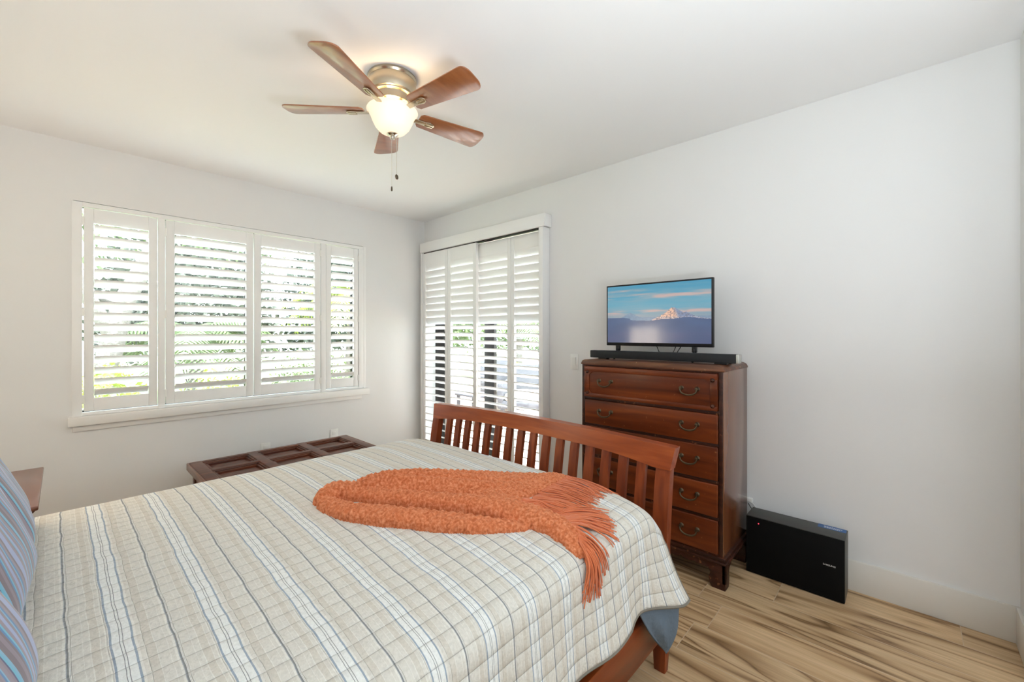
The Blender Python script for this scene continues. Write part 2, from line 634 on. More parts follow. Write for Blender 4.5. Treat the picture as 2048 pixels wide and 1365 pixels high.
# near wall; its wide opening is made up to let the fill light in
w = MB()
w.box((2.35, YN - T, 0), (XR, YN, H)).box((XL, YN - T, 0), (-.25, YN, H)).box((-.25, YN - T, 2.3), (2.35, YN, H))
struct(w.build('wall_near', wall_m))
w = MB()
w.box((2.35, YN - 1.6, 0), (2.35 + T, YN - T, H)).box((XL, YN - 1.6 - T, 0), (2.35 + T, YN - 1.6, H))
struct(w.build('wall_hall', wall_m))
bh = .148
w = MB().box((XR - .014, YN, 0), (XR, 2.02, bh), .003)
struct(w.build('baseboard_right', base_m))
w = MB().box((XL, YW - .014, 0), (XR - .014, YW, bh), .003)
struct(w.build('baseboard_far', base_m))
w = MB().box((2.35, YN, 0), (XR - .014, YN + .014, bh), .003)
struct(w.build('baseboard_near', base_m))
w = MB().box((XL, YN, 0), (XL + .014, YW - .014, bh), .003)
struct(w.build('baseboard_left', base_m))

# window: bronze frame, two panes, stool and apron
win = bpy.data.objects.new('window_1', None)
C.objects.link(win)
win.location = (1.0, YW, wz0)
struct(win)
g = MB()
fy0, fy1 = YW + .11, YW + .15
for a, b in (((wx0, fy0, wz0), (wx0 + .02, fy1, wz1)), ((wx1 - .06, fy0, wz0), (wx1, fy1, wz1)), ((wx0, fy0, wz0), (wx1, fy1, wz0 + .02)),
             ((wx0, fy0, wz1 - .015), (wx1, fy1, wz1)), ((1.0, fy0, wz0), (1.04, fy1, wz1))):
    g.box(a, b, .003)
g.build('window_frame', bronze_m, win)
MB().box((wx0 + .02, fy0 + .016, wz0 + .02), (1.0, fy0 + .022, wz1 - .015)).build('pane', glass_m, win)
MB().box((1.04, fy0 + .016, wz0 + .02), (wx1 - .06, fy0 + .022, wz1 - .015)).build('pane', glass_m, win)
MB().box((.022, YW - .045, .680), (1.992, YW + .11, .735), .004).build('window_stool', trim_m, win)
MB().box((.042, YW - .014, .642), (1.93, YW, .680), .003).build('apron', trim_m, win)
# shutter surround fixed to the wall
g = MB()
g.box((.038, YW - .005, .735), (.0845, YW + .03, 2.074), .002).box((1.9485, YW - .005, .735), (1.972, YW + .03, 2.074), .002)
g.box((.0845, YW - .005, 2.0475), (1.9485, YW + .03, 2.074), .002)
g.box((.450, YW - .004, .735), (.487, YW + .03, 2.0475), .002).box((1.554, YW - .004, .735), (1.596, YW + .03, 2.0475), .002)
g.box((.084, YW + .002, .735), (1.949, YW + .03, .756), .002)
g.box((1.903, YW - .006, .745), (1.949, YW + .03, 2.0475), .003)
g.build('shutter_surround', shut_m, win)


def louver_section(wid, th, n=12):
    return [(wid / 2 * math.cos(2 * PI * i / n), th / 2 * math.sin(2 * PI * i / n)) for i in range(n)]


def shutter(name, label, cat, group, o, ax, p0, p1, z0, z1, depth, stile=.045, rt=.09, rb=.08, n=16, tilt=None, hinge=None, lw=.076):
    """shutter panel; ax is the horizontal axis (0=x, 1=y); o = coordinate of room-facing plane; depth sign = outward"""
    sg = 1 if depth > 0 else -1
    def P(a, d, z):
        return (a, o + d * sg, z) if ax == 0 else (o + d * sg, a, z)
    base = Vector(P((p0 + p1) / 2, 0, z0))
    t = thing(name, label, cat, base, group)
    dd = abs(depth)
    g = MB()
    g.box(P(p0, 0, z0), P(p0 + stile, dd, z1), .003).box(P(p1 - stile, 0, z0), P(p1, dd, z1), .003)
    g.box(P(p0 + stile, .001, z1 - rt), P(p1 - stile, dd - .001, z1), .002).box(P(p0 + stile, .001, z0), P(p1 - stile, dd - .001, z0 + rb), .002)
    g.build('panel_frame', shut_m, t)
    zz0, zz1 = z0 + rb, z1 - rt
    pitch = (zz1 - zz0) / n
    g = MB()
    for i in range(n):
        zc = zz0 + (i + .5) * pitch
        th = math.radians(tilt(i, n, zc))
        sec = louver_section(lw, .011)
        ring = []
        for e in (p0 + stile + .002, p1 - stile - .002):
            ring.append([g.bm.verts.new(P(e, dd / 2 + (-c * math.cos(th) - s * math.sin(th)), zc + c * math.sin(th) - s * math.cos(th) * 1)) for c, s in sec])
        m_ = len(sec)
        for k in range(m_):
            j = (k + 1) % m_
            g.bm.faces.new((ring[0][k], ring[0][j], ring[1][j], ring[1][k]))
        g.bm.faces.new(ring[0][::-1])
        g.bm.faces.new(ring[1])
    bmesh.ops.recalc_face_normals(g.bm, faces=g.bm.faces)
    g.build('louvers', shut_m, t)
    if hinge:
        for hz in hinge[1]:
            MB().box(P(hinge[0] - .008, -.003, hz), P(hinge[0] + .008, .003, hz + .055), .002).build('hinge', white_pl, t)
    return t


wt = lambda i, n, z: 37
GW = 'white plantation shutters in the window'
hz3 = (.81, 1.36, 1.93)
shutter('window_shutter', 'white louvred shutter panel farthest left in the window, beside the blank left wall end', 'shutter', GW, YW, 0, .091, .446, .762, 2.042, .028, n=16, tilt=wt, hinge=(.088, hz3))
shutter('window_shutter', 'widest white louvred shutter panel, second from the left in the window', 'shutter', GW, YW, 0, .491, 1.030, .762, 2.042, .028, stile=.05, n=16, tilt=wt, hinge=(.489, hz3))
shutter('window_shutter', 'white louvred shutter panel right of the widest one, meeting it without a post', 'shutter', GW, YW, 0, 1.036, 1.550, .762, 2.042, .028, stile=.05, n=16, tilt=wt, hinge=(1.552, hz3))
shutter('window_shutter', 'narrow white louvred shutter panel farthest right in the window, nearest the room corner', 'shutter', GW, YW, 0, 1.600, 1.900, .762, 2.042, .028, n=16, tilt=wt, hinge=(1.902, hz3))

# sliding door behind the tall shutters
door = bpy.data.objects.new('door_1', None)
C.objects.link(door)
door.location = (XR + .1, (dy0 + dy1) / 2, 0)
struct(door)
g = MB()
xa, xb = XR + .10, XR + .14
for a, b in (((xa, dy0, 0), (xb, dy0 + .05, dz1)), ((xa, dy1 - .16, 0), (xb, dy1, dz1)), ((xa, dy0, dz1 - .05), (xb, dy1, dz1)), ((xa, dy0, 0), (xb, dy1, .04)),
             ((xa, 2.80, 0), (xb, 2.93, dz1))):
    g.box(a, b, .003)
g.build('door_frame', bronze_m, door)
MB().box((xa + .015, dy0 + .05, .04), (xa + .021, 2.80, dz1 - .05)).build('pane', glass_m, door)
MB().box((xa + .015, 2.93, .04), (xa + .021, dy1 - .16, dz1 - .05)).build('pane', glass_m, door)
# valance and side boards around the bypass shutters
t = thing('shutter_valance', 'white wooden valance box over the tall door shutters with side board reaching the floor', 'valance', (2.6, 2.9, 0))
g = MB()
g.box((2.545, 2.045, 2.088), (2.562, 3.70, 2.186), .002).box((2.562, 2.045, 2.165), (2.638, 3.70, 2.186), .002).box((2.562, 2.045, 2.09), (2.638, 2.06, 2.17), .002)
g.build('valance_board', shut_m, t)
MB().box((2.552, 2.066, 0), (2.638, 2.108, 2.087), .003).build('side_board', shut_m, t)
MB().box((2.552, 3.672, 0), (2.638, 3.700, 2.087), .003).build('side_board', shut_m, t)
MB().box((2.572, 2.11, 2.082), (2.630, 3.67, 2.088), .001).build('track', bronze_m, t)


def dt(i, n, z):
    return 71 if z > 1.36 else 28


GD = 'tall white bypass shutters over the sliding door'
shutter('door_shutter', 'tall white louvred shutter panel closest to the room corner, dark door frame behind its gaps', 'shutter', GD, 2.562, 1, 3.262, 3.668, .02, 2.078, .028, stile=.042, rt=.12, rb=.1, n=27, tilt=dt, lw=.074)
shutter('door_shutter', 'tall white louvred shutter panel second from the room corner, in the front track', 'shutter', GD, 2.562, 1, 2.850, 3.258, .02, 2.078, .028, stile=.042, rt=.12, rb=.1, n=27, tilt=dt, lw=.074)
shutter('door_shutter', 'tall white louvred shutter panel set back in the rear track at mid doorway', 'shutter', GD, 2.602, 1, 2.456, 2.905, .02, 2.072, .028, stile=.042, rt=.12, rb=.1, n=27, tilt=dt, lw=.074)
shutter('door_shutter', 'tall white louvred shutter panel nearest the light switch and chest of drawers', 'shutter', GD, 2.602, 1, 2.112, 2.452, .02, 2.072, .028, stile=.036, rt=.12, rb=.1, n=27, tilt=dt, lw=.074)

# switch and sockets
t = thing('light_switch', 'white rocker light switch on the wall between door shutters and chest of drawers', 'switch', (XR, 1.828, 1.04))
MB().box((XR - .006, 1.793, .982), (XR, 1.863, 1.098), .003).build('wall_plate', white_pl, t)
r = MB()
r.prism([(0, -.033), (.004, -.033), (.011, .033), (0, .033)], .034, Matrix.Translation((XR - .004, 1.811, 1.04)) @ Matrix(((-1, 0, 0, 0), (0, 0, 1, 0), (0, 1, 0, 0), (0, 0, 0, 1))))
r.build('rocker', white_pl, t)


def outlet(x, z, label):
    t = thing('wall_outlet', label, 'outlet', (x, YW, z), 'white wall sockets above the low chest')
    MB().box((x - .036, YW - .006, z - .058), (x + .036, YW, z + .058), .003).build('wall_plate', white_pl, t)
    for dz in (-.024, .024):
        MB().box((x - .016, YW - .009, z + dz - .014), (x + .016, YW - .004, z + dz + .014), .004).build('socket', white_pl, t)
    return t


outlet(1.670, .335, 'white wall socket just above the right end of the dark low chest')
outlet(1.115, .315, 'white wall socket above the middle of the dark low chest')

# ---------------------------------------------------------------- ceiling fan
fc = Vector((1.051, 1.748, 0))
fan = thing('ceiling_fan', 'five-blade ceiling fan with brushed nickel housing, cherry blades and a lit frosted bowl', 'fan', (fc.x, fc.y, H))
MB().lathe([(0, 2.44), (.108, 2.44), (.110, 2.430), (.104, 2.422), (.107, 2.414), (.106, 2.378), (.100, 2.360), (.095, 2.357), (.095, 2.352), (.084, 2.348), (.080, 2.322), (.082, 2.317), (.070, 2.308), (.0, 2.308)], fc, 48).build('housing', nickel_m, fan)
MB().lathe([(0, 2.312), (.060, 2.312), (.060, 2.292), (.066, 2.290), (.064, 2.272), (0, 2.272)], fc, 40).build('light_kit_collar', nickel_m, fan)


def bowl_mat():
    m = bpy.data.materials.new('frosted_glass_bowl')
    m.use_nodes = True
    b = m.node_tree.nodes['Principled BSDF']
    b.inputs['Base Color'].default_value = srgb(250, 240, 222)
    b.inputs['Roughness'].default_value = .35
    b.inputs['Emission Color'].default_value = srgb(255, 236, 204)
    b.inputs['Emission Strength'].default_value = .29
    return m


MB().lathe([(.098, 2.290), (.113, 2.288), (.116, 2.283), (.109, 2.277), (.100, 2.262), (.091, 2.238), (.078, 2.212), (.060, 2.192), (.038, 2.181), (0, 2.178),
            (0, 2.182), (.037, 2.185), (.058, 2.196), (.075, 2.215), (.087, 2.240), (.096, 2.264), (.101, 2.280), (.098, 2.290)], fc, 48).build('glass_bowl', bowl_mat(), fan)
MB().lathe([(0, 2.184), (.026, 2.182), (.026, 2.177), (.018, 2.172), (.010, 2.170), (.013, 2.163), (.009, 2.156), (0, 2.153)], fc, 24).build('finial', chrome_m, fan)
for dx, dyy, zb, kind in ((-.004, -.006, 1.935, 'rod'), (.018, -.014, 1.985, 'disc')):
    rt_ = Vector((math.sin(YAW + PI / 2), math.cos(YAW + PI / 2), 0))
    p = fc + rt_ * dx + Vector((dyy * .5, dyy, 0))
    ch = MB().tube([(p.x, p.y, 2.165), (p.x, p.y, zb)], .0011, 6).build('pull_chain', chrome_m, fan)
    if kind == 'rod':
        MB().lathe([(0, zb), (.0032, zb - .002), (.0042, zb - .014), (.0036, zb - .022), (0, zb - .024)], (p.x, p.y, 0), 12).build('pull_weight', brass_m, ch)
    else:
        mm = Matrix.Translation((p.x, p.y, zb - .010)) @ Matrix.Rotation(PI / 2, 4, 'X') @ Matrix.Rotation(.5, 4, 'Y')
        MB().lathe([(0, -.003), (.010, -.003), (.012, 0), (.010, .003), (0, .003)], (0, 0, 0), 20, mm).build('pull_weight', brass_m, ch)
R0, R1 = .130, .495


def blade_outline():
    pts = []
    w0, w1 = .046, .066
    pts += [(R0 + .012, -w0), (R1 - .05, -w1)]
    for a in range(0, 91, 15):
        pts.append((R1 - .030 + .030 * math.sin(math.radians(a)) - .008, -w1 + .045 - .045 * math.cos(math.radians(a)) + .0))
    for a in range(90, -1, -15):
        pts.append((R1 - .030 + .030 * math.sin(math.radians(a)) - .008, w1 - .045 + .045 * math.cos(math.radians(a))))
    pts += [(R0 + .012, w0), (R0, w0 - .014), (R0, -w0 + .014)]
    return pts


FA = 63.5
for k in range(5):
    ang = math.radians(FA + 72 * k)
    M = Matrix.Translation((fc.x, fc.y, 2.283)) @ Matrix.Rotation(ang, 4, 'Z') @ Matrix.Rotation(math.radians(-12), 4, 'X')
    bl = MB().prism(blade_outline(), .006, M, .0012).build('blade', blade_m, fan)
    br = MB()
    br.prism([(.060, -.013), (.165, -.013), (.190, -.018), (.208, -.012), (.214, 0), (.208, .012), (.190, .018), (.165, .013), (.060, .013)], .007, M @ Matrix.Translation((0, 0, -.009)), .002)
    br.box((.165, -.010, -.013), (.205, -.003, -.008), .001, M=M).box((.165, .003, -.013), (.205, .010, -.008), .001, M=M)
    br.build('blade_arm', nickel_m, bl)
bulb = bpy.data.lights.new('fan_bulb', 'POINT')
bulb.energy = 1.05
bulb.shadow_soft_size = .02
bulb.color = (1.0, .74, .46)
bo = bpy.data.objects.new('fan_bulb', bulb)
C.objects.link(bo)
bo.location = (fc.x + .072, fc.y - .02, 2.266)
for a in (math.radians(120), math.radians(240)):
    b2 = bo.copy()
    C.objects.link(b2)
    d = Matrix.Rotation(a, 4, 'Z') @ Vector((.072, -.02, 0))
    b2.location = (fc.x + d.x, fc.y + d.y, 2.266)

# ---------------------------------------------------------------- chest of drawers
dx0, dx1, dya, dyb = 2.205, 2.615, .652, 1.472
t = dresser = thing('chest_of_drawers', 'tall worn mahogany chest of five drawers with brass bail pulls against the right wall', 'dresser', ((dx0 + dx1) / 2, (dya + dyb) / 2, 0))
g = MB()
g.box((dx0, dya, .155), (dx1, dya + .020, 1.066), .003)
g.build('side_panel', drside_m, dresser)
g = MB()
g.box((dx0, dyb - .020, .155), (dx1, dyb, 1.066), .003)
g.build('side_panel', drside_m, dresser)
g = MB()
g.box((dx0 + .018, dya + .02, .155), (dx1, dyb - .02, 1.066))
for z in (.155, .335, .514, .697, .859, 1.062):
    g.box((dx0 - .001, dya + .012, z - .009), (dx0 + .02, dyb - .012, z + .009), .003)
g.box((dx0 - .003, dya + .004, .155), (dx0 + .02, dya + .024, 1.07), .003).box((dx0 - .003, dyb - .024, .155), (dx0 + .02, dyb - .004, 1.07), .003)
g.build('carcass', drdark_m, dresser)
# top with rounded shoulders
prof = [(dya - .004, 1.062), (dya - .004, 1.070), (dya + .004, 1.084), (dya + .020, 1.092), (dyb - .020, 1.092), (dyb - .004, 1.084), (dyb + .004, 1.070), (dyb + .004, 1.062)]
g = MB()
g.prism([(a, b) for a, b in prof], dx1 - dx0 + .006, Matrix(((0, 0, 1, dx0 - .006), (1, 0, 0, 0), (0, 1, 0, 0), (0, 0, 0, 1))), .002)
g.build('top', drtop_m, dresser)


def bail(y, z, parent):
    g = MB()
    pts = []
    x = dx0 - .012
    for s in (-1, 1):
        Mx = Matrix.Translation((x + .002, y + s * .040, z + .010)) @ Matrix.Rotation(-PI / 2, 4, 'Y')
        g.lathe([(0, -.004), (.011, -.003), (.012, 0), (.008, .004), (.006, .012), (.008, .018), (0, .021)], (0, 0, 0), 14, Mx)
    for i in range(15):
        a = PI * i / 14
        pts.append((x - .016 - .004 * math.sin(a), y - .042 * math.cos(a), z + .008 - .030 * math.sin(a) ** .8))
    g.tube(pts, .0038, 8, rfun=lambda q: .75 + .55 * math.sin(PI * q))
    g.build('bail_pull', brass_m, parent)


DR = [(.868, 1.052), (.706, .850), (.524, .690), (.344, .505), (.164, .327)]
for i, (z0, z1) in enumerate(DR):
    g = MB()
    xf = dx0 - .010
    g.box((xf, dya + .026, z0), (dx0 + .018, dyb - .026, z1), .004, 3)
    if i == 0:
        # raised frame leaving a sunk panel with notched corners, plus studs
        ya, yb = dya + .026, dyb - .026
        fw = .035
        g.box((xf - .005, ya, z0), (xf + .002, yb, z0 + .022), .002).box((xf - .005, ya, z1 - .030), (xf + .002, yb, z1), .002)
        g.box((xf - .005, ya, z0 + .022), (xf + .002, ya + fw, z1 - .030), .002).box((xf - .005, yb - fw, z0 + .022), (xf + .002, yb, z1 - .030), .002)
        for yy, sy in ((ya + fw, 1), (yb - fw, -1)):
            for zz, sz in ((z0 + .022, 1), (z1 - .030, -1)):
                Mq = Matrix(((0, 0, 1, xf - .005), (1, 0, 0, yy), (0, 1, 0, zz), (0, 0, 0, 1)))
                tri = [(-.001 * sy, -.001 * sz), (.022 * sy, -.001 * sz), (-.001 * sy, .022 * sz)]
                g.prism(tri, .007, Mq)
    dw = g.build('drawer', dr_m, dresser)
    if i == 0:
        for yy in (ya + fw * .62, yb - fw * .62):
            for zz in (z0 + .024, z1 - .032):
                Mx = Matrix.Translation((xf - .005, yy, zz)) @ Matrix.Rotation(-PI / 2, 4, 'Y')
                MB().lathe([(.011, -.001), (.010, .003), (.006, .008), (0, .010)], (0, 0, 0), 14, Mx).build('stud', drdark_m, dw)
    zc = z0 + (z1 - z0) * (.50 if i == 0 else .52)
    for yy in (.814, 1.303):
        bail(yy, zc, dw)
# base moulding with scalloped apron and bracket feet
g = MB()
g.box((dx0 - .014, dya - .012, .135), (dx1, dyb + .012, .155), .005)
g.box((dx0 - .020, dya - .018, .124), (dx1, dyb + .018, .137), .004)
g.build('base_moulding', drdark_m, dresser)
ap = []
n = 60
L = dyb - dya
for i in range(n + 1):
    q = i / n
    e = min(q, 1 - q) * L
    if e < .13:
        zz = .09
    else:
        zz = .104 - .014 * abs(math.sin((e - .13) / .075 * PI)) ** .6
    ap.append((dya + q * L, zz))
out = [(dya, .126)] + ap + [(dyb, .126)]
g = MB()
g.prism(out, .016, Matrix(((0, 0, 1, dx0 - .010), (1, 0, 0, 0), (0, 1, 0, 0), (0, 0, 0, 1))))
g.build('apron', drdark_m, dresser)


def foot_outline(s):
    return [(0, .126), (0, .030), (.004, .012), (0, 0), (s * .062, 0), (s * .074, .018), (s * .078, .045), (s * .070, .070), (s * .082, .092), (s * .115, .104), (s * .115, .126)]


for yy, s in ((dya - .010, 1), (dyb + .010, -1)):
    for xx in (dx0 - .012, dx1 - .07):
        g = MB()
        g.prism([(p[0] * s * s, p[1]) for p in foot_outline(s)], .016, Matrix(((0, 0, 1, xx), (1, 0, 0, yy), (0, 1, 0, 0), (0, 0, 0, 1))), .002)
        g.box((xx + .004, yy + s * .002, 0.001), (xx + .060, yy + s * .058, .125), .006)
        ss = [(p[0] * s * .85, p[1]) for p in foot_outline(s)]
        fw_ = 1 if xx < 2.3 else -1
        ss = [(abs(a) * fw_, b) for a, b in ss]
        g.prism(ss, .016, Matrix(((1, 0, 0, xx if fw_ > 0 else dx1), (0, 0, -s, yy + (.016 if s > 0 else -.016)), (0, 1, 0, 0), (0, 0, 0, 1))), .002)
        bmesh.ops.recalc_face_normals(g.bm, faces=g.bm.faces)
        g.build('bracket_foot', drdark_m, dresser)

# ---------------------------------------------------------------- television, soundbar, cables
TX = 2.40
ty0, ty1, tz0, tz1 = .762, 1.415, 1.175, 1.557
tv = thing('television', 'flat black television showing a snowy mountain at dusk, standing on the chest of drawers', 'tv', (TX, (ty0 + ty1) / 2, 1.092))
g = MB()
g.box((TX, ty0, tz0), (TX + .022, ty1, tz1), .004)
g.box((TX + .022, ty0 + .08, tz0 + .03), (TX + .055, ty1 - .08, tz1 - .10), .012)
g.build('bezel', black_m, tv)


def sstep(a, b, x):
    q = max(0, min(1, (x - a) / (b - a)))
    return q * q * (3 - 2 * q)


def lerp(a, b, q):
    return tuple(a[i] + (b[i] - a[i]) * q for i in range(3))


def picture(u, v):
    """u left-right, v bottom-top, sRGB 0-255"""
    sky = lerp((134, 152, 164), (92, 158, 182), sstep(.42, .62, v))
    sky = lerp(sky, (56, 142, 176), sstep(.65, 1.0, v))
    nn = noise.fractal(Vector((u * 2.6, v * 17, 3.1)), .9, 2.0, 4)
    band = math.exp(-((v - .80) / .05) ** 2) * .9 + math.exp(-((v - .53) / .04) ** 2) * .9 + math.exp(-((v - .91) / .025) ** 2) * max(0, 1 - abs(u - .2) / .3) + .15
    q = max(0, min(1, (nn * .9 + .42) * band * 1.3))
    c = lerp(sky, (206, 168, 160), q * .85)
    # distant small mountain
    hm = .44 + .085 * max(0, 1 - abs(u - .25) / .10) + .008 * noise.noise(Vector((u * 60, 0, 0)))
    if v < hm:
        c = lerp((112, 134, 158), (128, 150, 172), .5 + .5 * noise.noise(Vector((u * 40, v * 40, 1))))
    # snowy peak
    pk = [(.47, .395), (.55, .455), (.60, .505), (.635, .555), (.655, .588), (.69, .582), (.72, .545), (.76, .50), (.79, .512), (.82, .475), (.87, .435), (.95, .405), (1.0, .398)]
    if pk[0][0] <= u:
        for (a, b), (a2, b2) in zip(pk, pk[1:]):
            if a <= u <= a2:
                hp = b + (b2 - b) * (u - a) / (a2 - a) + .008 * noise.noise(Vector((u * 70, 5, 0)))
                if v < hp:
                    lit = sstep(.70, .64, u - (hp - v) * .35)
                    rock = noise.fractal(Vector((u * 55, v * 60, 9)), .8, 2, 3)
                    c = lerp((122, 138, 168), (232, 186, 158), lit)
                    if rock > .12:
                        c = lerp(c, (96, 92, 110), .6)
                    if v < .44:
                        c = lerp(c, (206, 196, 200) if rock < 0 else (110, 108, 124), .55)
    # hazy forest foreground
    hf = .40 + .02 * math.sin(u * 9 + 1) + .012 * noise.noise(Vector((u * 8, 0, 4))) + (.02 if u < .25 else 0)
    if v < hf:
        c = lerp((72, 98, 138), (82, 88, 122), sstep(.40, .05, v))
        c = lerp(c, (66, 82, 118), .5 + .5 * noise.noise(Vector((u * 5, v * 9, 2))))
    return c


def screen_obj():
    a, b, c0, c1 = ty0 + .010, ty1 - .010, tz0 + .020, tz1 - .010
    nu, nv = 240, 140
    me = bpy.data.meshes.new('screen')
    vs, fs, cols = [], [], []
    for j in range(nv + 1):
        for i in range(nu + 1):
            vs.append((TX - .0012 - tv.location.x, b + (a - b) * i / nu - tv.location.y, c0 + (c1 - c0) * j / nv - tv.location.z))
            cols.append(srgb(*picture(i / nu, j / nv)))
    for j in range(nv):
        for i in range(nu):
            k = j * (nu + 1) + i
            fs.append((k, k + 1, k + nu + 2, k + nu + 1))
    me.from_pydata(vs, [], fs)
    at = me.color_attributes.new('picture', 'FLOAT_COLOR', 'POINT')
    at.data.foreach_set('color', [x for c in cols for x in c])
    m = bpy.data.materials.new('lit_screen')
    m.use_nodes = True
    nt = m.node_tree
    bb = nt.nodes['Principled BSDF']
    ca = N(nt, 'ShaderNodeVertexColor')
    ca.layer_name = 'picture'
    bb.inputs['Base Color'].default_value = (.01, .01, .012, 1)
    bb.inputs['Roughness'].default_value = .09
    bb.inputs['Specular IOR Level'].default_value = .9
    nt.links.new(ca.outputs[0], bb.inputs['Emission Color'])
    bb.inputs['Emission Strength'].default_value = .62
    me.materials.append(m)
    o = bpy.data.objects.new('screen', me)
    C.objects.link(o)
    o.parent = tv


screen_obj()
for yy in (.866, 1.338):
    g = MB()
    for sx in (-1, 1):
        g.tube([(TX + .012, yy, tz0 + .004), (TX + .012 + sx * .01, yy, 1.150), (TX + .012 + sx * .085, yy + .02 * sx, 1.098)], .0065, 8)
    g.box((TX + .002, yy - .013, 1.145), (TX + .024, yy + .013, tz0 + .004), .004)
    g.build('stand_leg', black_m, tv)

sb = thing('soundbar', 'long slim black soundbar with a silver right end, lying in front of the television', 'soundbar', (2.325, 1.04, 1.092))
MB().box((2.300, .625, 1.100), (2.350, 1.475, 1.146), .004).build('body', barblack_m, sb)
MB().box((2.3005, .611, 1.1005), (2.3495, .625, 1.1455), .003).build('end_cap', silver_m, sb, label='silver end cap')
for yy in (.70, 1.39):
    MB().box((2.308, yy - .03, 1.0915), (2.342, yy + .03, 1.1005), .002).build('foot_pad', black_m, sb)
t = thing('power_adapter', 'small black plug block behind the right end of the soundbar', 'adapter', (2.385, .68, 1.092))
MB().box((2.370, .664, 1.092), (2.400, .692, 1.130), .003).build('adapter_body', black_m, t)
t = thing('television_cable', 'thin black cables drooping behind the soundbar below the television', 'cable', (2.43, 1.05, 1.092))
for a, b in (((1.09, 1.175), (1.02, 1.10)), ((.945, 1.178), (.975, 1.10)), ((.975, 1.178), (.985, 1.10))):
    MB().tube([(2.425, a[0], a[1]), (2.40, a[0] + (b[0] - a[0]) * .35, (a[1] + b[1]) / 2 + .008), (2.385, b[0], b[1] - .004)], .0025, 6).build('cable_strand', cable_b, t)

# ---------------------------------------------------------------- subwoofer
sx0, sx1, sy0, sy1, sz1 = 2.462, 2.600, .209, .619, .297
sw = thing('subwoofer', 'black box subwoofer standing on the floor right of the chest of drawers', 'speaker', ((sx0 + sx1) / 2, (sy0 + sy1) / 2, 0))
MB().box((sx0 + .004, sy0, .006), (sx1, sy1, sz1), .002).build('cabinet', grey_top_m, sw)
MB().box((sx0, sy0 + .001, .004), (sx0 + .0045, sy1 - .001, sz1 - .003), .001).build('front_panel', softblack_m, sw)
MB().box((sx0 + .02, sy0 + .02, 0), (sx0 + .10, sy1 - .02, .006)).build('foot_strip', black_m, sw)
MB().box((sx1 - .045, sy0 + .004, sz1), (sx1 - .002, sy0 + .115, sz1 + .0006)).build('sticker', mat('blue_sticker', srgb(40, 92, 150), .4), sw, smooth=False, label='blue sticker with small white print')
g = MB()
rnd = random.Random(4)
for row_, (wa, wb) in enumerate(((.020, .092), (.028, .088))):
    y = sy0 + wa
    while y < sy0 + wb:
        l = rnd.uniform(.004, .009)
        xx = sx1 - .017 - row_ * .013
        g.box((xx - .0055, y, sz1 + .0006), (xx, y + l, sz1 + .0009))
        y += l + .002
g.build('print_lines', mat('white_print', srgb(225, 228, 230), .5), sw, smooth=False)
led_m = mat('red_led', srgb(200, 40, 60), .4, emis=srgb(255, 70, 90), es=1.2)
MB().lathe([(0, -.0005), (.0028, -.0005), (.0028, .001), (0, .0012)], (0, 0, 0), 12, Matrix.Translation((sx0, sy1 - .058, sz1 - .030)) @ Matrix.Rotation(-PI / 2, 4, 'Y')).build('indicator_light', led_m, sw)


def text_mesh(txt, size, M, m, parent, name):
    cu = bpy.data.curves.new('t', 'FONT')
    cu.body = txt
    cu.size = size
    cu.extrude = .0003
    cu.align_x = 'CENTER'
    cu.offset = size * .008
    to = bpy.data.objects.new('t', cu)
    C.objects.link(to)
    dg = bpy.context.evaluated_depsgraph_get()
    me = bpy.data.meshes.new_from_object(to.evaluated_get(dg))
    bpy.data.objects.remove(to)
    me.transform(Matrix.Translation(-Vector(parent.location)) @ M)
    me.materials.clear()
    me.materials.append(m)
    o = bpy.data.objects.new(name, me)
    C.objects.link(o)
    o.parent = parent
    return o


# text facing -x : reading direction -y, up +z
Mt = Matrix(((0, 0, -1, sx0 - .0004), (-1, 0, 0, sy0 + .058), (0, 1, 0, .158), (0, 0, 0, 1)))
text_mesh('SAMSUNG', .0105, Mt, mat('silver_letters', srgb(205, 205, 200), .4), sw, 'wordmark')

t = thing('power_cable', 'white power cable with plug hanging at the wall behind the subwoofer and chest', 'cable', (2.62, .62, 0))
MB().tube([(2.632, .648, .315), (2.615, .622, .308), (2.618, .606, .285), (2.622, .600, .25), (2.622, .62, .20), (2.620, .632, .10), (2.612, .638, .012)], .0028, 7).build('cord', cable_w, t)
MB().box((2.622, .628, .310), (2.640, .664, .332), .003).build('plug', white_pl, t)
t = thing('speaker_cable', 'thin dark cable between the chest of drawers and the subwoofer', 'cable', (2.63, .64, 0))
MB().tube([(2.628, .650, .300), (2.630, .626, .262), (2.634, .638, .22), (2.630, .643, .12), (2.626, .64, .008)], .0018, 6).build('cord', cable_b, t)

# ---------------------------------------------------------------- bed
bed = thing('bed', 'cherry wood bed with a curved slatted footboard and tapered legs', 'bed', (.55, 1.37, 0))
yN, yF = .642, 2.105


def fx(z):
    """outward lean of the footboard"""
    q = max(0, (z - .42) / .42)
    return 1.508 + .055 * q ** 1.7


def curved_post(y0, y1, z0, z1, thick=.038, taper=0.0):
    g = MB()
    n = 16
    rows = []
    for i in range(n + 1):
        z = z0 + (z1 - z0) * i / n
        x = fx(z)
        tp = taper * max(0, 1 - z / .24)
        rows.append([g.bm.verts.new(c) for c in ((x + tp * .3, y0 + tp, z), (x + thick - tp * .6, y0 + tp, z), (x + thick - tp * .6, y1 - tp, z), (x + tp * .3, y1 - tp, z))])
    for A, B in zip(rows, rows[1:]):
        for k in range(4):
            j = (k + 1) % 4
            g.bm.faces.new((A[k], A[j], B[j], B[k]))
    g.bm.faces.new(rows[0][::-1])
    g.bm.faces.new(rows[-1])
    bmesh.ops.bevel(g.bm, geom=[e for e in g.bm.edges if abs(e.verts[0].co.z - e.verts[1].co.z) > 1e-4], offset=.003, segments=2, profile=.5, affect='EDGES')
    return g


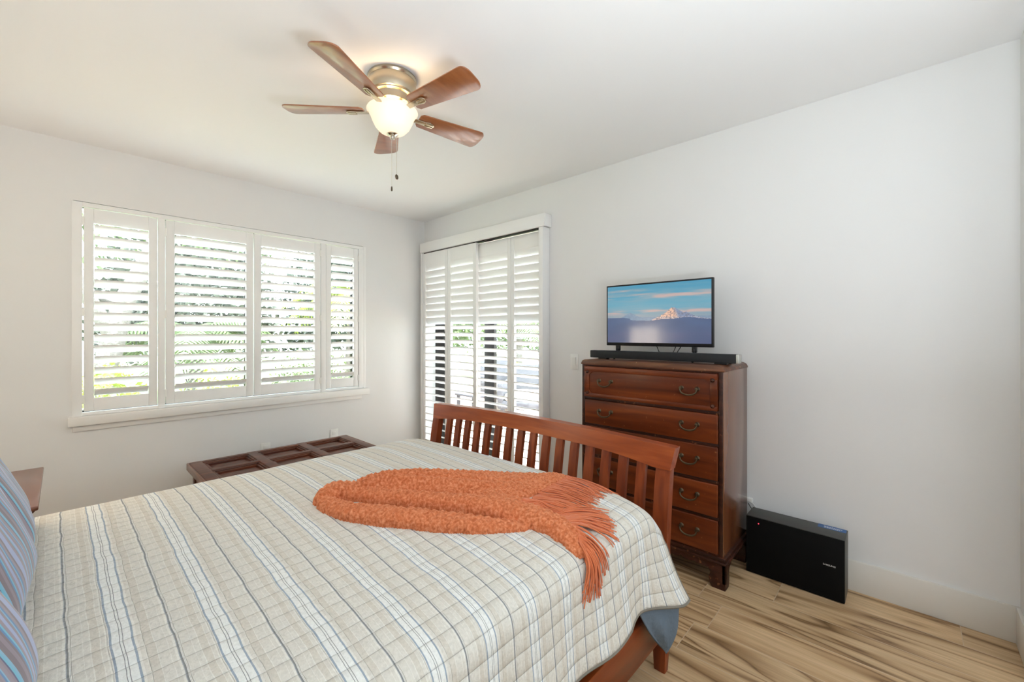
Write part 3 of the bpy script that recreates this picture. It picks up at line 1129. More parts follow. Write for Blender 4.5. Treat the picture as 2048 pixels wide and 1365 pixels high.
for y0, y1 in ((yN, yN + .056), (yF - .056, yF)):
    curved_post(y0, y1, 0, .742, taper=.007).build('footboard_post', bedv_m, bed)
# head posts + headboard
for y0 in (yN, yF - .056):
    MB().box((-.42, y0, 0), (-.375, y0 + .056, 1.0), .004).build('headboard_post', bedv_m, bed)
MB().box((-.41, yN + .05, .40), (-.39, yF - .05, 1.05), .006).build('headboard', bed_m, bed)
# arched top rail
g = MB()
n = 72
ya, yb = yN - .014, yF + .006
cols = []
for i in range(n + 1):
    q = i / n
    y = ya + (yb - ya) * q
    top = .823 + .020 * math.sin(PI * q)
    e = min(q, 1 - q) * (yb - ya)
    if e < .058:
        bot = .742
    else:
        k = min(1, (e - .058) / .30)
        bot = .742 + (top - .068 - .742) * (1 - (1 - k) ** 2.6)
    zs = [bot, bot + .25 * (top - bot), bot + .5 * (top - bot), bot + .75 * (top - bot), top]
    yt = lambda z: 1.37 + (y - 1.37) * (1 - .018 * (top - z) / (top - bot))
    ring = [(fx(z) - .005, yt(z), z) for z in zs] + [(fx(z) + .043, yt(z), z) for z in zs[::-1]]
    cols.append([g.bm.verts.new(c) for c in ring])
for A, B in zip(cols, cols[1:]):
    for k in range(10):
        j = (k + 1) % 10
        g.bm.faces.new((A[k], A[j], B[j], B[k]))
g.bm.faces.new(cols[0][::-1])
g.bm.faces.new(cols[-1])
bmesh.ops.recalc_face_normals(g.bm, faces=g.bm.faces)
ed = [e for e in g.bm.edges if all(v.index >= 0 for v in e.verts)]
g.build('top_rail', bed_m, bed)
for i in range(16):
    y = .757 + i * .0797
    curved_post(y - .0185, y + .0185, .30, .778, thick=.020).build('slat', bedv_m, bed)
MB().box((fx(.3) + .004, yN + .05, .215), (fx(.3) + .030, yF - .05, .325), .004).build('bottom_rail', bed_m, bed)
MB().box((-.38, .634, .165), (1.512, .660, .300), .004).build('side_rail', bedx_m, bed)
MB().box((-.38, yF - .026, .165), (1.512, yF, .300), .004).build('side_rail', bedx_m, bed)
mt = thing('box_spring', 'dark box spring showing under the quilt hem along the near side rail', 'box spring', (.55, 1.37, .25))
MB().box((-.37, .664, .22), (1.44, 2.07, .40), .02).build('dark_base', box_m, mt)
MB().box((-.37, .65, .402), (1.40, 2.075, .636), .05, 5).build('mattress_top', mat('white_mattress', srgb(222, 220, 214), .9), mt)

# quilt: across-bed profile (y, z), far hem to near hem, arclength parametrised
def catmull(P, n=14):
    out = []
    for i in range(len(P) - 1):
        p0, p1, p2, p3 = P[max(i - 1, 0)], P[i], P[i + 1], P[min(i + 2, len(P) - 1)]
        for k in range(n):
            t_ = k / n
            out.append(tuple(.5 * ((2 * p1[a]) + (-p0[a] + p2[a]) * t_ + (2 * p0[a] - 5 * p1[a] + 4 * p2[a] - p3[a]) * t_ ** 2 + (-p0[a] + 3 * p1[a] - 3 * p2[a] + p3[a]) * t_ ** 3) for a in range(len(p1))))
    out.append(P[-1])
    return out


PR = catmull([(2.135, .40), (2.13, .52), (2.115, .60), (2.075, .645), (2.00, .662), (1.80, .674), (1.40, .682), (1.00, .680), (.82, .676), (.72, .669), (.665, .660), (.634, .645), (.618, .615), (.606, .52), (.594, .44), (.586, .385)])
AL = [0]
for a, b in zip(PR, PR[1:]):
    AL.append(AL[-1] + math.hypot(b[0] - a[0], b[1] - a[1]))
SFOLD = AL[11 * 14]
STOT = AL[-1]


def prof_at(s):
    s = max(0, min(STOT, s))
    import bisect
    i = min(len(AL) - 2, max(0, bisect.bisect_right(AL, s) - 1))
    q = (s - AL[i]) / max(1e-9, AL[i + 1] - AL[i])
    return PR[i][0] + (PR[i + 1][0] - PR[i][0]) * q, PR[i][1] + (PR[i + 1][1] - PR[i][1]) * q


def s_of_y(y):
    """arclength on the top part for a given y"""
    for i in range(4 * 14, 12 * 14):
        if PR[i][0] >= y >= PR[i + 1][0]:
            q = (PR[i][0] - y) / max(1e-9, PR[i][0] - PR[i + 1][0])
            return AL[i] + q * (AL[i + 1] - AL[i])
    return SFOLD


def quilt_pt(x, s):
    y, z = prof_at(s)
    side = sstep(SFOLD - .01, STOT, s)
    xw = x
    z += .0035 * noise.noise(Vector((x * 5, y * 5, 0)))
    if s > SFOLD:
        d = (s - SFOLD) / (STOT - SFOLD)
        y += d * (.010 * math.sin(x * 9 + .6) + .006 * math.sin(x * 23))
        # corner flare and hem rise near the foot
        k = sstep(1.02, 1.40, x)
        k2 = sstep(1.20, 1.41, x)
        z += d * (.012 * sstep(.95, 1.2, x) - .055 * k2 - .02 * (1 - sstep(-.2, .8, x)))
        y -= .055 * k2 * d * d
        xw += .052 * k2 * d * d
        y += .018 * math.sin(PI * min(1, max(0, (x - 1.12) / .24))) * d * d
    # top drops into the gap at the foot
    q = max(0, x - 1.30)
    if s <= SFOLD:
        z -= 1.1 * q * q
        if x > 1.35:
            z -= 6 * (x - 1.35) ** 2
    else:
        z -= (1.1 * q * q + (6 * (x - 1.35) ** 2 if x > 1.35 else 0)) * max(0, 1 - (s - SFOLD) / .1)
    # soft corner
    cr = max(0, x - 1.33) * max(0, (s - (SFOLD - .14))) * (1 if s < SFOLD else max(0, 1 - (s - SFOLD) / .12))
    z -= cr * 3.0
    return Vector((xw, y, z))


def build_quilt():
    X0, X1 = -.38, 1.410
    nx, ns = 230, 190
    me = bpy.data.meshes.new('quilt')
    vs, fs, uvs = [], [], []
    for i in range(nx + 1):
        x = X0 + (X1 - X0) * i / nx
        for j in range(ns + 1):
            s = STOT * j / ns
            p = quilt_pt(x, s)
            vs.append(p)
            yy = prof_at(s)[0]
            tt = max(0, min(1.2, (2.0 - yy) / 1.36))
            tt = tt ** 1.6
            u = x * (1 + .137 * tt) - .02 * tt
            uvs.append((u + .0006 * math.sin(s * 40), s))
    for i in range(nx):
        for j in range(ns):
            k = i * (ns + 1) + j
            fs.append((k, k + 1, k + ns + 2, k + ns + 1))
    # foot flap falling between mattress and footboard
    base = len(vs)
    nf = 14
    for q in range(nf + 1):
        for j in range(ns + 1):
            s = min(STOT * j / ns, SFOLD)
            p = quilt_pt(X1, s)
            d = .30 * q / nf
            vs.append(Vector((X1 + .024 * math.sin(min(1, d / .03) * PI / 2), max(p.y, .645), p.z - max(0, d - .01) - .004 * (q > 0))))
            uvs.append((X1 * 1.05 + d, s))
    for q in range(nf):
        for j in range(ns):
            k = base + q * (ns + 1) + j
            fs.append((k, k + 1, k + ns + 2, k + ns + 1))
    me.from_pydata(vs, [], fs)
    ul = me.uv_layers.new(name='cloth')
    for l in me.loops:
        ul.data[l.index].uv = uvs[l.vertex_index]
    me.materials.append(quilt_m)
    me.shade_smooth()
    o = bpy.data.objects.new('quilt', me)
    C.objects.link(o)
    md = o.modifiers.new('thickness', 'SOLIDIFY')
    md.thickness = .006
    md.offset = 0
    o['label'] = 'quilted beige bedspread with blue and grey stripes covering the bed'
    o['category'] = 'quilt'
    return o


quilt = build_quilt()
# hem binding
hp = []
for i in range(180):
    x = -.38 + (1.410 + .38) * i / 179
    hp.append(quilt_pt(x, STOT))
MB().tube(hp, .0052, 6).build('binding', binding_m, quilt)
ep = [quilt_pt(1.410, SFOLD + (STOT - SFOLD) * i / 24) for i in range(25)]
MB().tube(ep, .0045, 6).build('binding', binding_m, quilt)
# turned corner showing the lining
tipP = quilt_pt(1.410, STOT)
g = MB()


def lining(a, b):
    top = quilt_pt(1.20 + .21 * a, STOT - .02) + Vector((0, .012 + .012 * math.sin(PI * a), 0))
    bot = Vector((1.400, .598, .168))
    p = top.lerp(bot, b ** .9)
    bulge = math.sin(PI * b) * math.sin(PI * a)
    side = math.sin(PI * b) * (.022 * (a - .5) * 1.4)
    return p + Vector((side, -.020 * bulge + .006 * math.sin(a * 14) * math.sin(PI * b), -.0))


g.grid(lining, 24, 24)
lo = g.build('lining', lining_m, quilt, label='blue-grey lining at the hanging corner')
md = lo.modifiers.new('thickness', 'SOLIDIFY')
md.thickness = .005

# ---------------------------------------------------------------- orange throw
def seg_info(P, x, y):
    """nearest point on polyline: distance, parameter 0..1 (by index), signed side"""
    best = (1e9, 0)
    m_ = len(P) - 1
    for i in range(m_):
        ax_, ay_ = P[i][:2]
        bx_, by_ = P[i + 1][:2]
        dx, dy = bx_ - ax_, by_ - ay_
        t_ = max(0, min(1, ((x - ax_) * dx + (y - ay_) * dy) / (dx * dx + dy * dy)))
        d = math.hypot(x - ax_ - t_ * dx, y - ay_ - t_ * dy)
        if d < best[0]:
            best = (d, (i + t_) / m_)
    return best


def interp(tab, q):
    f = q * (len(tab) - 1)
    i = min(len(tab) - 2, int(f))
    return tab[i] + (tab[i + 1] - tab[i]) * (f - i)


LOBES = [
    # centreline, half widths, heights
    (catmull([(.715, 1.385), (.785, 1.345), (.870, 1.285), (.975, 1.212), (1.09, 1.125), (1.20, 1.045)], 6), [.030, .050, .082, .100, .115, .11], [.066, .080, .074, .056, .036, .020]),
    (catmull([(.600, 1.425), (.655, 1.440), (.712, 1.375), (.755, 1.270), (.815, 1.165), (.885, 1.035), (.950, .905), (.985, .800), (.985, .715), (.965, .655)], 6), [.036, .052, .050, .042, .039, .042, .048, .050, .045, .035], [.040, .050, .040, .036, .042, .046, .046, .040, .030, .018]),
    (catmull([(.590, 1.385), (.612, 1.265), (.668, 1.155), (.730, 1.060), (.790, .965), (.850, .890), (.925, .830)], 6), [.032, .040, .047, .047, .045, .038, .024], [.028, .034, .038, .038, .034, .026, .014]),
    (catmull([(.985, 1.00), (1.01, .93), (1.03, .87)], 6), [.04, .045, .04], [.030, .028, .022]),
    (catmull([(1.03, 1.045), (1.13, 1.035), (1.24, 1.020), (1.34, 1.005)], 6), [.085, .085, .080, .055], [.024, .022, .018, .012]),
]


def throw_h(x, y):
    h = 0
    for n_, (P, Wd, Hh) in enumerate(LOBES):
        d, q = seg_info(P, x, y)
        w_ = interp(Wd, q)
        r = d / w_
        if r < 1:
            hh = interp(Hh, q) * (1 - r ** 2.6) ** .5
            if n_ == 0:
                hh *= .78 + .22 * abs(math.cos(2.0 * PI * r))
            h = max(h, hh)
    return h


def build_throw():
    step = .0045
    X0, X1, Y0, Y1 = .52, 1.45, .60, 1.52
    nx, ny = int((X1 - X0) / step), int((Y1 - Y0) / step)
    idx, vs, fs = {}, [], []
    hs = {}
    for i in range(nx + 1):
        for j in range(ny + 1):
            x, y = X0 + i * step, Y0 + j * step
            jx = x + .006 * noise.noise(Vector((x * 30, y * 30, 7)))
            jy = y + .006 * noise.noise(Vector((x * 30, y * 30, 3)))
            hs[i, j] = throw_h(jx, jy)
    for i in range(nx + 1):
        for j in range(ny + 1):
            if hs[i, j] > 0.0:
                x, y = X0 + i * step, Y0 + j * step
                s = s_of_y(max(y, .6405))
                base = quilt_pt(min(x, 1.40), s)
                # zigzag knit ridges running with the folds
                d_ = Vector((.62, -.78))
                a = x * d_.x + y * d_.y
                b_ = -x * d_.y + y * d_.x
                zz = math.sin(a / .026 * 2 * PI + 1.8 * math.sin(b_ / .046 * 2 * PI))
                zz2 = math.sin(b_ / .017 * 2 * PI + 1.1 * math.sin(a / .042 * 2 * PI))
                kn = .0042 * zz * (.6 + .4 * zz2) + .0016 * noise.fractal(Vector((x * 70, y * 70, 1)), .8, 2, 3)
                fade = min(1, hs[i, j] / .012)
                z = base.z + .004 + hs[i, j] + kn * fade
                idx[i, j] = len(vs)
                vs.append((x, y, z))
    for i in range(nx):
        for j in range(ny):
            q = [(i, j), (i + 1, j), (i + 1, j + 1), (i, j + 1)]
            if all(k in idx for k in q):
                fs.append([idx[k] for k in q])
    # skirt at borders down to quilt
    cnt = {}
    for f in fs:
        for a, b in zip(f, f[1:] + f[:1]):
            cnt[(min(a, b), max(a, b))] = cnt.get((min(a, b), max(a, b)), 0) + 1
    low = {}
    extra = []
    for f in fs:
        for a, b in zip(f, f[1:] + f[:1]):
            if cnt[(min(a, b), max(a, b))] == 1:
                for k in (a, b):
                    if k not in low:
                        x, y, z = vs[k]
                        low[k] = len(vs)
                        vs.append((x, y, quilt_pt(min(x, 1.40), s_of_y(max(y, .6405))).z + .001))
                extra.append((b, a, low[a], low[b]))
    fs += extra
    me = bpy.data.meshes.new('throw_blanket')
    used = sorted({k for f in fs for k in f})
    rm = {k: n_ for n_, k in enumerate(used)}
    me.from_pydata([vs[k] for k in used], [], [[rm[k] for k in f] for f in fs])
    me.materials.append(knit_m)
    me.shade_smooth()
    o = bpy.data.objects.new('throw_blanket', me)
    C.objects.link(o)
    o['label'] = 'crumpled orange knitted throw with fringe lying across the foot of the bed'
    o['category'] = 'blanket'
    return o


throw = build_throw()
rnd = random.Random(11)


def along(P, q):
    f = q * (len(P) - 1)
    i = min(len(P) - 2, int(f))
    t_ = f - i
    return (P[i][0] + (P[i + 1][0] - P[i][0]) * t_, P[i][1] + (P[i + 1][1] - P[i][1]) * t_)


g = MB()
# upper fringe lying on the quilt
rootsA = [(1.395, .985), (1.32, .962), (1.23, .950), (1.14, .945), (1.05, .925), (1.00, .90)]
tipsA = [(1.395, .775), (1.31, .780), (1.24, .770), (1.185, .760), (1.13, .765), (1.09, .750)]
for k in range(130):
    q = min(1, max(0, (k + rnd.uniform(-.5, .5)) / 129))
    r_, t_ = along(rootsA, q), along(tipsA, min(1, max(0, q + rnd.uniform(-.07, .07))))
    ln = rnd.uniform(.82, 1.08)
    pts = []
    ph, amp = rnd.uniform(0, 6), rnd.uniform(.001, .006)
    lift = rnd.uniform(0, .012)
    h0 = throw_h(*r_) * .8
    for i in range(9):
        a = i / 8 * ln
        x = r_[0] + (t_[0] - r_[0]) * a + amp * math.sin(a * 5 + ph)
        y = r_[1] + (t_[1] - r_[1]) * a + amp * math.cos(a * 4 + ph)
        x = min(x, 1.44)
        b_ = quilt_pt(min(x, 1.40), s_of_y(max(y, .6405)))
        pts.append((x, y, b_.z + .006 + max(h0 * (1 - a * 1.3), throw_h(x, y) * 1.0) + lift * math.sin(PI * min(1, a))))
    g.tube(pts, .0024, 6, rfun=lambda q_: 1 - .45 * q_)
# lower fringe running over the edge and hanging down the side
rootsB = [(1.060, .815), (1.040, .775), (1.020, .735), (1.000, .700), (.975, .665), (.955, .645)]
for k in range(130):
    q = min(1, max(0, (k + rnd.uniform(-.5, .5)) / 129))
    r_ = along(rootsB, q)
    s0 = s_of_y(r_[1])
    # q=0 : short strands lying towards the foot; q=1 : long hanging ones
    dx = (.14 * (1 - q) + .045 * q) + rnd.uniform(-.018, .018)
    ds = (.095 * (1 - q) ** 1.2 + .125 * q + rnd.uniform(-.02, .015))
    if q > .5:
        dx = rnd.uniform(-.060, .045)
    ph, amp = rnd.uniform(0, 6), rnd.uniform(.001, .004)
    lift = rnd.uniform(.0, .012)
    h0 = throw_h(*r_) * .75
    pts = []
    for i in range(12):
        a = i / 11
        x = r_[0] + dx * (a ** .8) + amp * math.sin(a * 6 + ph)
        s = s0 + ds * a
        b_ = quilt_pt(x, s)
        eps = quilt_pt(x, s + .004) - quilt_pt(x, s - .004)
        nrm = eps.cross(Vector((1, 0, 0)))
        nrm.normalize()
        if nrm.z < 0 and s < SFOLD:
            nrm = -nrm
        if s >= SFOLD and nrm.y > 0:
            nrm = -nrm
        hh = .007 + h0 * max(0, 1 - a * 1.6) + lift * math.sin(PI * a)
        pts.append(b_ + nrm * hh)
    g.tube(pts, .0025, 6, rfun=lambda q_: 1 - .4 * q_)
g.build('fringe', fringe_m, throw, label='long loose orange yarn fringe')

# ---------------------------------------------------------------- striped cushions
def cushion(label, c, w_, th, lean, spin, roll=0.0):
    n_ = 40
    me = bpy.data.meshes.new('pillow')
    vs, fs, uv = [], [], []
    M = Matrix.Translation(c) @ Matrix.Rotation(spin, 4, 'Z') @ Matrix.Rotation(-lean, 4, 'Y') @ Matrix.Rotation(roll, 4, 'X')
    for side in (1, -1):
        for i in range(n_ + 1):
            for j in range(n_ + 1):
                a, b = i / n_ * 2 - 1, j / n_ * 2 - 1
                k = max(0, (1 - a ** 4)) ** .5 * max(0, (1 - b ** 4)) ** .5
                pin = 1 - .06 * (1 - abs(a * b)) * max(abs(a), abs(b)) ** 6 * 1.2
                h = side * th / 2 * k ** .62
                h += side * .004 * noise.noise(Vector((a * 3, b * 3, c[1] * 9))) * k
                vs.append(M @ Vector((h, a * w_ / 2 * pin, b * w_ / 2 * pin)))
                uv.append((a * .5 + .5 + .035 * side, b))
    m_ = (n_ + 1) ** 2
    for sd in (0, 1):
        for i in range(n_):
            for j in range(n_):
                k = sd * m_ + i * (n_ + 1) + j
                f = (k, k + n_ + 1, k + n_ + 2, k + 1)
                fs.append(f if sd == 0 else f[::-1])
    me.from_pydata(vs, [], fs)
    ul = me.uv_layers.new(name='cloth')
    for l in me.loops:
        ul.data[l.index].uv = uv[l.vertex_index]
    me.materials.append(pillow_m)
    me.shade_smooth()
    o = bpy.data.objects.new('pillow', me)
    C.objects.link(o)
    o['label'] = label
    o['category'] = 'pillow'
    o['group'] = 'striped pillows at the head of the bed'


cushion('blue and mauve striped pillow farthest from the camera, beside the nightstand', (-.195, 1.76, .875), .46, .17, math.radians(24), math.radians(4))
cushion('blue and mauve striped pillow in the middle of the row of three', (-.185, 1.31, .880), .45, .19, math.radians(22), math.radians(-3))
cushion('blue and mauve striped pillow nearest the camera, cut by the lower left corner', (-.180, .86, .870), .45, .19, math.radians(24), math.radians(-5))

# ---------------------------------------------------------------- nightstand and lamp
ns = thing('nightstand', 'brown wooden nightstand with a thin overhanging top beyond the bed, left edge of view', 'nightstand', (-.30, 2.73, 0))
MB().box((-.54, 2.392, .582), (-.062, 3.080, .600), .005).build('top', ns_m, ns)
MB().box((-.53, 2.44, .30), (-.115, 3.03, .582), .004).build('cabinet', chest_m, ns)
d_ = MB().box((-.116, 2.46, .44), (-.100, 3.01, .565), .003).build('drawer', chest_m, ns)
MB().lathe([(.004, -.002), (.004, .010), (.011, .014), (.012, .020), (0, .025)], (0, 0, 0), 16, Matrix.Translation((-.100, 2.56, .50)) @ Matrix.Rotation(PI / 2, 4, 'Y')).build('knob', black_m, d_)
MB().prism([(0, 0), (.05, 0), (.012, -.045), (0, -.075)], .02, Matrix(((1, 0, 0, -.115), (0, 0, 1, 2.42), (0, 1, 0, .582), (0, 0, 0, 1)))).build('corner_bracket', chest_m, ns)
for x in (-.52, -.15):
    for y in (2.45, 2.99):
        MB().box((x, y, 0), (x + .035, y + .035, .30), .004).build('leg', chest_m, ns)
lp = thing('table_lamp', 'lit table lamp with a pale drum shade standing on the nightstand', 'lamp', (-.375, 2.46, .60))
MB().lathe([(0, .60), (.075, .60), (.075, .612), (.02, .622), (.012, .66), (.022, .72), (.040, .80), (.034, .88), (.012, .94), (.008, 1.05), (0, 1.05)], (-.375, 2.50, 0), 28).build('lamp_base', black_m, lp)
MB().lathe([(.172, 1.06), (.158, 1.33), (.156, 1.33), (.170, 1.06), (.172, 1.06)], (-.375, 2.50, 0), 40).build('lamp_shade', mat('lit_linen_shade', srgb(244, 232, 212), .8, emis=srgb(255, 236, 208), es=3.6), lp)
MB().tube([(-.375, 2.45, 1.335), (-.375, 2.45, 1.375), (-.375, 2.55, 1.375), (-.375, 2.55, 1.335)], .004, 8).build('shade_loop', black_m, lp)

# ---------------------------------------------------------------- low panelled chest under the window
cz, cy1, cy0, cx0, cx1 = .375, 3.553, 2.98, .585, 1.675
chst = thing('low_chest', 'low dark walnut chest with a panelled top under the window', 'chest', ((cx0 + cx1) / 2, (cy0 + cy1) / 2, 0))
g = MB()
th = .034
xs = [cx0, cx0 + .075]
bars_x = [(cx0, cx0 + .070), (.926, .990), (1.272, 1.336), (cx1 - .070, cx1)]
ybars = [(cy0, cy0 + .045), (3.245, 3.300), (cy1 - .050, cy1)]
for a, b in bars_x:
    g.box((a, cy0, cz - th), (b, cy1, cz), .006, 3)
for a, b in ybars:
    g.box((cx0 + .01, a, cz - th), (cx1 - .01, b, cz - .0012), .006, 3)
g.build('top_frame', chest_m, chst)
cells = [(.655, .926), (.990, 1.272), (1.336, 1.605)]
rows_ = [(cy0 + .045, 3.245), (3.300, cy1 - .050)]
for a, b in cells:
    for c_, d_ in rows_:
        g = MB()
        g.box((a - .002, c_ - .002, cz - th), (b + .002, d_ + .002, cz - .026))
        # stepped moulding and raised centre
        for ins, z in ((0.0, -.006), (.012, -.013)):
            for p, q in (((a + ins, c_ + ins), (b - ins, c_ + ins + .012)), ((a + ins, d_ - ins - .012), (b - ins, d_ - ins)), ((a + ins, c_ + ins), (a + ins + .012, d_ - ins)), ((b - ins - .012, c_ + ins), (b - ins, d_ - ins))):
                g.box((p[0], p[1], cz - th), (q[0], q[1], cz + z), .003)
        xm, ym = (a + b) / 2, (c_ + d_) / 2
        t_ = bmesh.new()
        v0 = [t_.verts.new(p) for p in ((a + .035, c_ + .035, cz - .026), (b - .035, c_ + .035, cz - .026), (b - .035, d_ - .035, cz - .026), (a + .035, d_ - .035, cz - .026))]
        tp = [t_.verts.new(p) for p in ((xm - .02, ym, cz - .010), (xm + .02, ym, cz - .010))]
        t_.faces.new((v0[0], v0[1], tp[1], tp[0]))
        t_.faces.new((v0[1], v0[2], tp[1]))
        t_.faces.new((v0[2], v0[3], tp[0], tp[1]))
        t_.faces.new((v0[3], v0[0], tp[0]))
        g._add(t_)
        g.build('top_panel', chest_m, chst)
MB().box((cx0 - .012, cy0 - .006, cz - .050), (cx0 + .002, cy1 + .006, cz - .002), .006, 3).build('edge_moulding', chestlt_m, chst)
MB().box((cx1 - .002, cy0 - .006, cz - .050), (cx1 + .012, cy1 + .006, cz - .002), .006, 3).build('edge_moulding', chestlt_m, chst)
MB().box((cx0 + .03, cy0 + .02, .03), (cx1 - .03, cy1 - .02, cz - th), .004).build('chest_body', chest_m, chst)
for x in (cx0 + .02, cx1 - .07):
    for y in (cy0 + .01, cy1 - .06):
        MB().box((x, y, 0), (x + .05, y + .05, cz - th), .005).build('corner_post', chest_m, chst)

# ---------------------------------------------------------------- outside
lawn_m = mat('lawn', srgb(150, 156, 120), .95, spec=.1, bump=(40, 1, .05))
patio_m = bpy.data.materials.new('patio_pavers')
patio_m.use_nodes = True
nt = patio_m.node_tree
bk = N(nt, 'ShaderNodeTexBrick')
bk.inputs['Scale'].default_value = 4
bk.inputs['Color1'].default_value = srgb(196, 160, 138)
bk.inputs['Color2'].default_value = srgb(176, 140, 124)
bk.inputs['Mortar'].default_value = srgb(190, 184, 172)
tc = N(nt, 'ShaderNodeTexCoord')
nt.links.new(tc.outputs['Object'], bk.inputs['Vector'])
nt.links.new(bk.outputs[0], nt.nodes['Principled BSDF'].inputs['Base Color'])
struct(MB().box((-14, YW + T, -.25), (30, 30, -.20)).box((XR + T + 3.4, -12, -.25), (30, YW + T, -.20)).build('lawn', lawn_m))
struct(MB().box((-8, YW + T + .02, -.2), (XR + T - .02, 5.15, -.10)).build('bounce_ground', mat('pale_bounce_ground', srgb(214, 210, 200), .9)))  # added pale strip, bounces daylight up through the louvers to the ceiling
struct(MB().box((XR + T, -4, -.2), (XR + T + 3.4, 7.6, -.06)).build('patio', patio_m))
leafs = [mat('leaf_lime', srgb(132, 146, 56), .6), mat('leaf_green', srgb(92, 108, 66), .6), mat('leaf_dark', srgb(52, 62, 48), .6), mat('leaf_grey', srgb(92, 96, 84), .7)]
bark_m = mat('grey_bark', srgb(104, 98, 92), .9, bump=(30, 1, .02))


def shrub(name, label, cat, c, r, h, nleaf, lm, seed, size=.06, group='garden shrubs outside the window'):
    rr = random.Random(seed)
    t = thing(name, label, cat, c, group)
    g = MB()
    for k in range(nleaf):
        a, b_ = rr.uniform(0, 2 * PI), rr.uniform(-.25, 1)
        rad = rr.uniform(.55, 1.05)
        p = Vector((c[0] + r * rad * math.cos(a) * math.sqrt(max(0, 1 - b_ * b_ * .9)), c[1] + r * rad * math.sin(a) * math.sqrt(max(0, 1 - b_ * b_ * .9)), c[2] + h * .35 + h * .65 * b_ * rad))
        d = Vector((rr.uniform(-1, 1), rr.uniform(-1, 1), rr.uniform(-.3, 1))).normalized()
        s = d.cross(Vector((rr.uniform(-1, 1), rr.uniform(-1, 1), rr.uniform(-1, 1))))
        if s.length < .1:
            continue
        s.normalize()
        nn = d.cross(s)
        z = size * rr.uniform(.6, 1.3)
        v = [g.bm.verts.new(q) for q in (p, p + d * z * .5 + s * z * .28, p + d * z + nn * z * .1, p + d * z * .5 - s * z * .28)]
        g.bm.faces.new(v)
    g.build('foliage', lm, t, smooth=False)
    g = MB()
    for k in range(5):
        a = k * 1.3
        g.tube([(c[0], c[1], c[2]), (c[0] + r * .3 * math.cos(a), c[1] + r * .3 * math.sin(a), c[2] + h * .4), (c[0] + r * .6 * math.cos(a), c[1] + r * .6 * math.sin(a), c[2] + h * .75)], .015, 6, rfun=lambda q: 1 - .7 * q)
    g.build('stems', bark_m, t)


shrub('shrub', 'lime green bush outside the left part of the window', 'bush', (.15, 5.7, -.2), .55, 1.15, 2600, leafs[0], 1)
shrub('shrub', 'lime green bush outside behind the widest shutter panel', 'bush', (1.3, 6.0, -.2), .48, 1.0, 2400, leafs[0], 2)
shrub('shrub', 'mid green bush outside behind the third shutter panel', 'bush', (2.45, 6.2, -.2), .55, 1.25, 2600, leafs[1], 3)
shrub('shrub', 'dark green tall bush beyond the lime bushes at left', 'bush', (-1.8, 10.2, -.2), 1.7, 4.6, 12000, leafs[2], 4, .15)
shrub('shrub', 'grey green tall bush beyond the garden at centre', 'bush', (1.95, 11.4, -.2), 1.6, 4.4, 12000, leafs[3], 5, .15)
shrub('shrub', 'dark green bush beyond the third shutter panel', 'bush', (5.6, 11.5, -.2), 1.7, 4.8, 12000, leafs[2], 6, .15)
shrub('shrub', 'green hedge bush across the lawn seen through the door shutters', 'bush', (10.2, 10.6, -.2), 1.9, 4.2, 9000, leafs[1], 7, .15)
shrub('shrub', 'pale green bush across the lawn seen through the door shutters', 'bush', (11.8, 6.8, -.2), 1.6, 3.0, 7000, leafs[3], 8, .13)
shrub('shrub', 'lime green low plant by the patio edge', 'bush', (6.9, 6.6, -.2), .5, .8, 1800, leafs[0], 9, .07)


def palm(label, c, hgt, nf, L_, seed, lm):
    rr = random.Random(seed)
    t = thing('palm', label, 'palm tree', c, 'palms in the garden')
    MB().tube([(c[0] + .1 * math.sin(q * 2), c[1], c[2] + hgt * q) for q in [i / 8 for i in range(9)]], .10, 12, rfun=lambda q: 1.1 - .3 * q).build('trunk', bark_m, t)
    top = Vector((c[0] + .1 * math.sin(2), c[1], c[2] + hgt))
    for k in range(nf):
        a = 2 * PI * k / nf + rr.uniform(-.2, .2)
        el = rr.uniform(-.2, 1.0)
        g = MB()
        prev = None
        pts = []
        for i in range(13):
            q = i / 12
            pts.append(top + Vector((math.cos(a) * L_ * q * math.cos(el * .6), math.sin(a) * L_ * q * math.cos(el * .6), L_ * (math.sin(el) * q * .7 - .62 * q * q))))
        g.tube(pts, .012, 5, rfun=lambda q: 1 - .7 * q)
        for i in range(1, 12):
            d = (pts[i + 1] - pts[i - 1]).normalized()
            s = d.cross(Vector((0, 0, 1))).normalized()
            for sub in (0, .5):
                p = pts[i].lerp(pts[min(i + 1, 12)], sub)
                for sd in (-1, 1):
                    ll = L_ * .30 * math.sin(PI * (.15 + .8 * i / 12))
                    e = p + (s * sd * .8 + d * .55 + Vector((0, 0, -.35))) * ll
                    w_ = d * .018
                    v = [g.bm.verts.new(x) for x in (p - w_, p + w_, (p + e) / 2 + w_ + Vector((0, 0, .02)), e, (p + e) / 2 - w_ + Vector((0, 0, .02)))]
                    g.bm.faces.new(v)
        g.build('frond', lm, t, smooth=False)


palm('arching green palm outside behind the widest shutter panel', (1.3, 7.9, -.2), 1.5, 16, 1.2, 3, leafs[1])
palm('tall palm with lime fronds outside toward the room corner', (3.9, 8.2, -.2), 2.3, 16, 1.3, 5, leafs[0])
palm('palm with spreading fronds across the lawn, seen through the door shutters', (8.3, 7.6, -.2), 1.9, 14, 1.4, 6, leafs[1])

